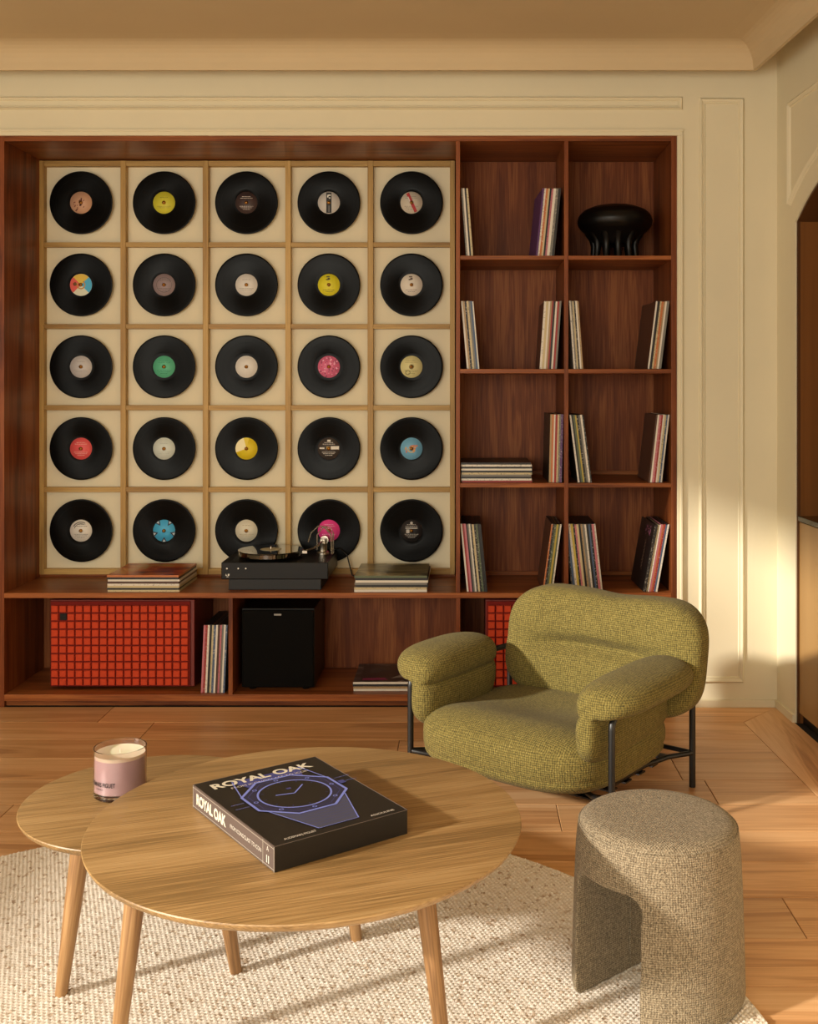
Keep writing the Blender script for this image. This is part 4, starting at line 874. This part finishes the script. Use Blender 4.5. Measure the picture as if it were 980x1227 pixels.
# ------------------------------------------------------------------ tweed stool
sc_ = Vector((0.467, 2.632, RT-0.003))
stl = tag(empty('stool', sc_, math.atan2(0.64, 0.77)), 'round greige tweed stool with an arched opening, standing at the rug edge', 'stool')
def stool():
    m = MB(); HS = 0.425
    m.lathe([(0.0, 0.0), (0.190, 0.0), (0.203, 0.006), (0.208, 0.016), (0.207, 0.06), (0.2045, 0.15), (0.2015, 0.25), (0.197, 0.35), (0.1925, 0.398), (0.182, 0.414), (0.165, 0.4215), (0.13, 0.4245), (0.0, HS)], 120)
    o = m.build('cushion', M_greige); o.modifiers.clear()
    k = MB(); hw = 0.098; r = 0.035; zt_ = 0.302
    pts = [(-hw, -0.05), (hw, -0.05)]
    for i in range(9): a = PI/2*i/8; pts.append((hw-r+r*math.cos(a), zt_-r+r*math.sin(a)))
    for i in range(9): a = PI/2+PI/2*i/8; pts.append((-hw+r+r*math.cos(a), zt_-r+r*math.sin(a)))
    n_ = len(pts); vs = [(-0.3, y_, z_) for y_, z_ in pts]+[(0.3, y_, z_) for y_, z_ in pts]
    k.add(vs, [tuple(range(n_)), tuple(range(2*n_-1, n_-1, -1))]+[(i, (i+1) % n_, n_+(i+1) % n_, n_+i) for i in range(n_)])
    ko = k.build('cutter', M_greige); ko.modifiers.clear()
    b = o.modifiers.new('b', 'BOOLEAN'); b.object = ko; b.operation = 'DIFFERENCE'; b.solver = 'EXACT'
    rr = o.modifiers.new('r', 'REMESH'); rr.mode = 'VOXEL'; rr.voxel_size = 0.0045
    s = o.modifiers.new('s', 'SMOOTH'); s.factor = 0.6; s.iterations = 14
    dg = bpy.context.evaluated_depsgraph_get(); me = bpy.data.meshes.new_from_object(o.evaluated_get(dg))
    bpy.data.objects.remove(o); bpy.data.objects.remove(ko)
    for p in me.polygons: p.use_smooth = True
    me.materials.clear(); me.materials.append(M_greige)
    q = bpy.data.objects.new('cover', me); C.objects.link(q); q.parent = stl
    # piped seams: round the seat, round both mouths of the opening, and up the inner wall
    m = MB(); N = 96
    m.tube([(0.1893*math.cos(2*PI*i/N), 0.1893*math.sin(2*PI*i/N), 0.4030) for i in range(N+1)], 0.0022, 6, cap=False); m.build('seam', M_greige, stl)
    m = MB(); m.tube([(0.012, hw-0.0005, 0.012), (0.012, hw-0.0005, 0.262)], 0.0020, 6); m.build('seam', M_greige, stl)
stool()

# ------------------------------------------------------------------ olive armchair
ch = tag(empty('armchair', (0.316, 3.982, 0.0), math.atan2(-0.6, 0.8)), 'olive green boucle armchair with black tube frame between bookcase and stool', 'armchair')
def g(v, w_): return math.exp(-(v/w_)**2)
def seat_fn(v):
    x, y_, z = v
    z += 0.018*(1-((y_-0.35)/0.8)**2)*0
    z -= 0.030*g(x, 0.20)*g(y_-0.00, 0.17)*(1 if z > 0.2 else 0)            # seat dips where one sits
    z += 0.022*g(y_+0.30, 0.12)*(1 if z > 0.2 else 0.0)                     # puffed front lip
    sd = max(abs(x)/0.385, abs(y_+0.06)/0.35)
    k = 0.012*g(z-0.180, 0.007)*min(1, max(0, (sd-0.75)*6)); x *= 1-k*1.6; y_ = (y_+0.06)*(1-k*1.6)-0.06
    return (x, y_, z)
remesh('seat', [superell((0.005, -0.05, 0.205), (0.385, 0.370, 0.105), 0.62, 0.55, 160, 70, seat_fn)], 0.006, 4, M_olive, ch)
def back_fn(v):
    x, y_, z = v
    zc = 0.47; front = y_ < 0.0
    if front:
        y_ += 0.060*g(z-zc-0.010*math.cos(x*7), 0.017)*g(x+0.02, 0.27)+0.030*g(z-zc, 0.05)*g(x, 0.3)
        y_ += 0.012*g(x, 0.2)*g(z-0.36, 0.08)
    z += -0.014*g(x-0.02, 0.13)*(1 if z > zc else 0)+0.010*g(abs(x)-0.34, 0.10)*(1 if z > zc else -1)
    th_ = 1.0+0.18*g(abs(x)-0.36, 0.1); y_ *= th_
    y_ += 0.300-0.22*x*x; y_ += (z-0.46)*0.22
    return (x*0.885+0.070, y_, z)
remesh('backrest', [superell((0, 0, 0.465), (0.475, 0.095, 0.205), 0.52, 0.62, 160, 90, back_fn)], 0.006, 4, M_olive, ch)
sec = [(.335, .222), (.300, .238), (.283, .280), (.276, .335), (.284, .378), (.300, .392), (.284, .406), (.276, .440), (.288, .474), (.325, .500), (.380, .510), (.440, .505), (.490, .488), (.514, .455), (.505, .422), (.475, .404), (.440, .402), (.414, .408), (.400, .396), (.397, .350), (.396, .295), (.380, .242)]
def catmull(pts, n=4):
    out = []; N = len(pts)
    for i in range(N):
        p0, p1, p2, p3 = (Vector(pts[(i+k-1) % N]) for k in range(4))
        for j in range(n):
            t = j/n; out.append(0.5*((2*p1)+(-p0+p2)*t+(2*p0-5*p1+4*p2-p3)*t*t+(-p0+3*p1-3*p2+p3)*t**3))
    return out
sec2 = catmull(sec)
def arm_part(sgn):
    def f(m):
        N = len(sec2); Y0, Y1 = -0.365, (0.095 if sgn < 0 else 0.215); ns = 44; vs = []
        cen_ = Vector((0.355, 0.395))
        for i in range(ns+1):
            t = -1+2*i/ns; tt_ = math.copysign(1-(1-abs(t))**1.6, t); y_ = (Y0+Y1)/2+(Y1-Y0)/2*tt_
            k = (1-abs(tt_)**(3.6 if sgn > 0 else 3.0))**(1/2.6) if abs(tt_) < 1 else 0.0
            k = max(k, 0.02)
            for p in sec2:
                d = p-cen_
                kx = 0.30+0.70*k if k > 0.03 else 0.05; kz = 0.55+0.45*k if k > 0.03 else 0.3
                q_ = cen_+Vector((d.x*min(kx, 1), d.y*kz)) if False else cen_+Vector((d.x*(k**0.9), d.y*(k**0.5)))
                zz = q_.y*0.99+0.004+0.01*(y_+0.1)
                vs.append((sgn*q_.x, y_+0.02*math.sin((q_.y-.25)*4), zz))
        fs = [(i*N+k, i*N+(k+1) % N, (i+1)*N+(k+1) % N, (i+1)*N+k) for i in range(ns) for k in range(N)]
        fs += [tuple(range(N)), tuple(range(ns*N, ns*N+N))]
        m.add(vs, fs, 0, True)
    return f
remesh('armrest', [arm_part(-1)], 0.0055, 4, M_olive, ch); remesh('armrest', [arm_part(1)], 0.0055, 4, M_olive, ch)
tr = 0.0115
for s in (-1, 1):
    m = MB(); xx = s*0.42
    m.tube([(xx, -0.30, 0.0), (xx, -0.30, 0.36)]+[(xx, -0.26-0.04*math.cos(a), 0.36+0.04*math.sin(a)) for a in (PI/8, PI/4, 3*PI/8, PI/2)]+[(xx, 0.0, 0.400), (xx if s > 0 else -0.392, 0.325, 0.400)], tr, 14); m.build('frame_side', M_blackm, ch)
    xr_ = xx if s > 0 else -0.39
    m = MB(); m.tube([(xr_, 0.30, 0.0), (xr_, 0.30, 0.388)], tr, 14); m.build('leg', M_blackm, ch)
    m = MB(); m.tube([(xx, -0.295, 0.125), (s*0.37, -0.22, 0.118), (s*0.32, -0.12, 0.108), (s*0.32, 0.12, 0.108), (s*0.36, 0.22, 0.118), (xx-(s*0.0 if s > 0 else 0.04*s), 0.295, 0.125)], tr*0.8, 12); m.build('side_rail', M_blackm, ch)
m = MB(); m.tube([(-0.41, -0.30, 0.125), (-0.35, -0.285, 0.122), (-0.27, -0.22, 0.106), (0.27, -0.22, 0.106), (0.35, -0.285, 0.122), (0.41, -0.30, 0.125)], tr*0.8, 12); m.build('front_rail', M_blackm, ch)
m = MB(); m.tube([(-0.42, 0.30, 0.125), (0.42, 0.30, 0.125)], tr*0.75, 12); m.build('rear_rail', M_blackm, ch)
m = MB(); m.tube([(-0.392, 0.325, 0.400), (-0.2, 0.345, 0.400), (0.2, 0.345, 0.400), (0.42, 0.325, 0.400)], tr, 12); m.build('back_bar', M_blackm, ch)
for k in range(6):
    yy = -0.25+k*0.10; m = MB(); m.box((-0.335, yy, 0.094), (0.335, yy+0.045, 0.0995)); m.build('strap', M_blackm, ch)
